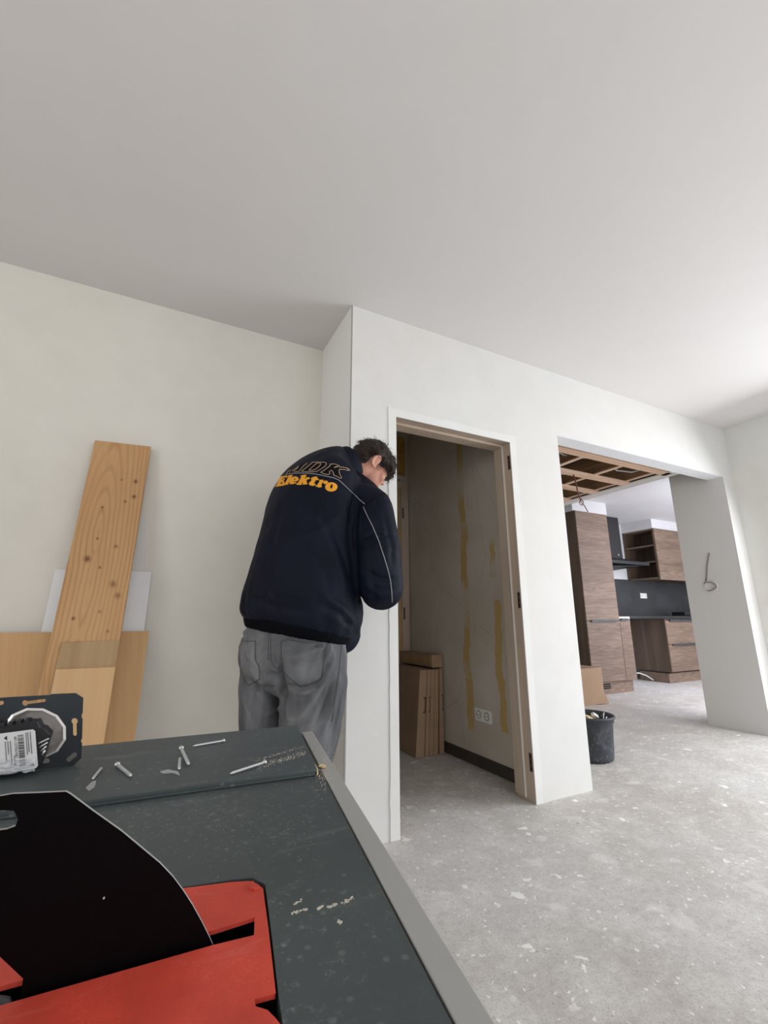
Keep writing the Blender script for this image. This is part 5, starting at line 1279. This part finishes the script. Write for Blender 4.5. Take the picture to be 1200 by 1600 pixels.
# label with rotated barcode
L0 = olp(*lb[0]); LX = (olp(*lb[1])-L0); LY = (olp(*lb[3])-L0); LW, LH = LX.length, LY.length; LXn = LX.normalized(); LN_ = LX.cross(LY).normalized()
if LN_.dot(fN) > 0: LN_ = -LN_
LYn = LY.normalized()
def lp_(u, v, h=0.0): return L0+LX*u+LY*v+LN_*h
def lquad(mb, u0, u1, v0, v1, h=0.0009): mb.prism([lp_(u0, v0, h), lp_(u1, v0, h), lp_(u1, v1, h), lp_(u0, v1, h)], LN_*0.00012)
mb = MB(); rc = 0.04
mb.prism([lp_(*q, 0.0003) for q in ((0, 0), (1-rc, 0), (1, rc*1.3), (1, 1-rc*1.3), (1-rc, 1), (0, 1))], LN_*0.0005); lab = mb.build('label_sticker', 'label_white', mc)
pu = lambda x: (30+x)/87.0                    # sticker u from the pixel column
pv = lambda y: (y-1143)/60.0
mb = MB(); v = 0.10; rr = random.Random(4)
while v < 0.90:
    w = rr.choice((0.010, 0.018, 0.028, 0.012)); lquad(mb, pu(28), pu(37.5), v, min(0.92, v+w)); v += w+rr.choice((0.010, 0.016, 0.022))
mb.build('barcode', 'label_ink', lab)
mb = MB()                                    # small print lines
for u_, v0, v1 in ((41, 0.06, 0.62), (44, 0.06, 0.55), (48, 0.05, 0.60), (15, 0.22, 0.80), (11, 0.22, 0.55), (7, 0.22, 0.74), (20, 0.60, 0.86)):
    v = v0
    while v < v1: w = rr.uniform(0.012, 0.03); lquad(mb, pu(u_), pu(u_+1.5), v, v+w); v += w+0.010
mb.prism([lp_(pu(6), 0.13, 0.0009), lp_(pu(11), 0.07, 0.0009), lp_(pu(11), 0.19, 0.0009)], LN_*0.0001); mb.build('small_print', 'label_ink', lab)
def text_mesh(txt, size, origin, xdir, ydir, zdir, name, mat, parent):
    cu = bpy.data.curves.new('t', 'FONT'); cu.body = txt; cu.size = size; cu.extrude = 0.00005
    o = bpy.data.objects.new('t', cu); COL.objects.link(o)
    dg = bpy.context.evaluated_depsgraph_get(); dg.update(); me = bpy.data.meshes.new_from_object(o.evaluated_get(dg)); bpy.data.objects.remove(o)
    pm = world_inv(parent)
    w_ = max(v.co.x for v in me.vertices)
    for v in me.vertices: v.co = pm @ (origin+xdir*v.co.x+ydir*v.co.y+zdir*v.co.z)
    return obj_from(name, me, mat, parent), w_
hgt_ = LX.length*(6.2/87.0)
text_mesh('4011377057487', hgt_*1.0, lp_(pu(22.0), 0.12, 0.0010), LYn*1.02, LXn, LN_, 'number', 'label_ink', lab)
text_mesh('KD', hgt_*0.8, lp_(pu(47), 0.84, 0.0010), LYn, LXn, LN_, 'code', 'label_ink', lab)
# crumpled clear wrapping under the label
mb = MB(); mb.smooth = True; nu_, nv_ = 22, 12; vs = []
for j in range(nv_+1):
    for i in range(nu_+1):
        px = -40+94*i/nu_; py = 1183+22*j/nv_ + 9*(1-i/nu_)
        q = onV(px, py, fA-fN*(dl+0.003), fN); q = q-fN*(0.0025*noise.noise(Vector((i*0.45, j*0.6, 3)))*2.0); q.z = max(q.z, Z1+0.0006); vs.append(q)
mb.add(vs, [(j*(nu_+1)+i, j*(nu_+1)+i+1, (j+1)*(nu_+1)+i+1, (j+1)*(nu_+1)+i) for j in range(nv_) for i in range(nu_)])
wr = mb.build('clear_wrapping', 'clear_wrap', sw); m_ = wr.modifiers.new('t', 'SOLIDIFY'); m_.thickness = 0.0002
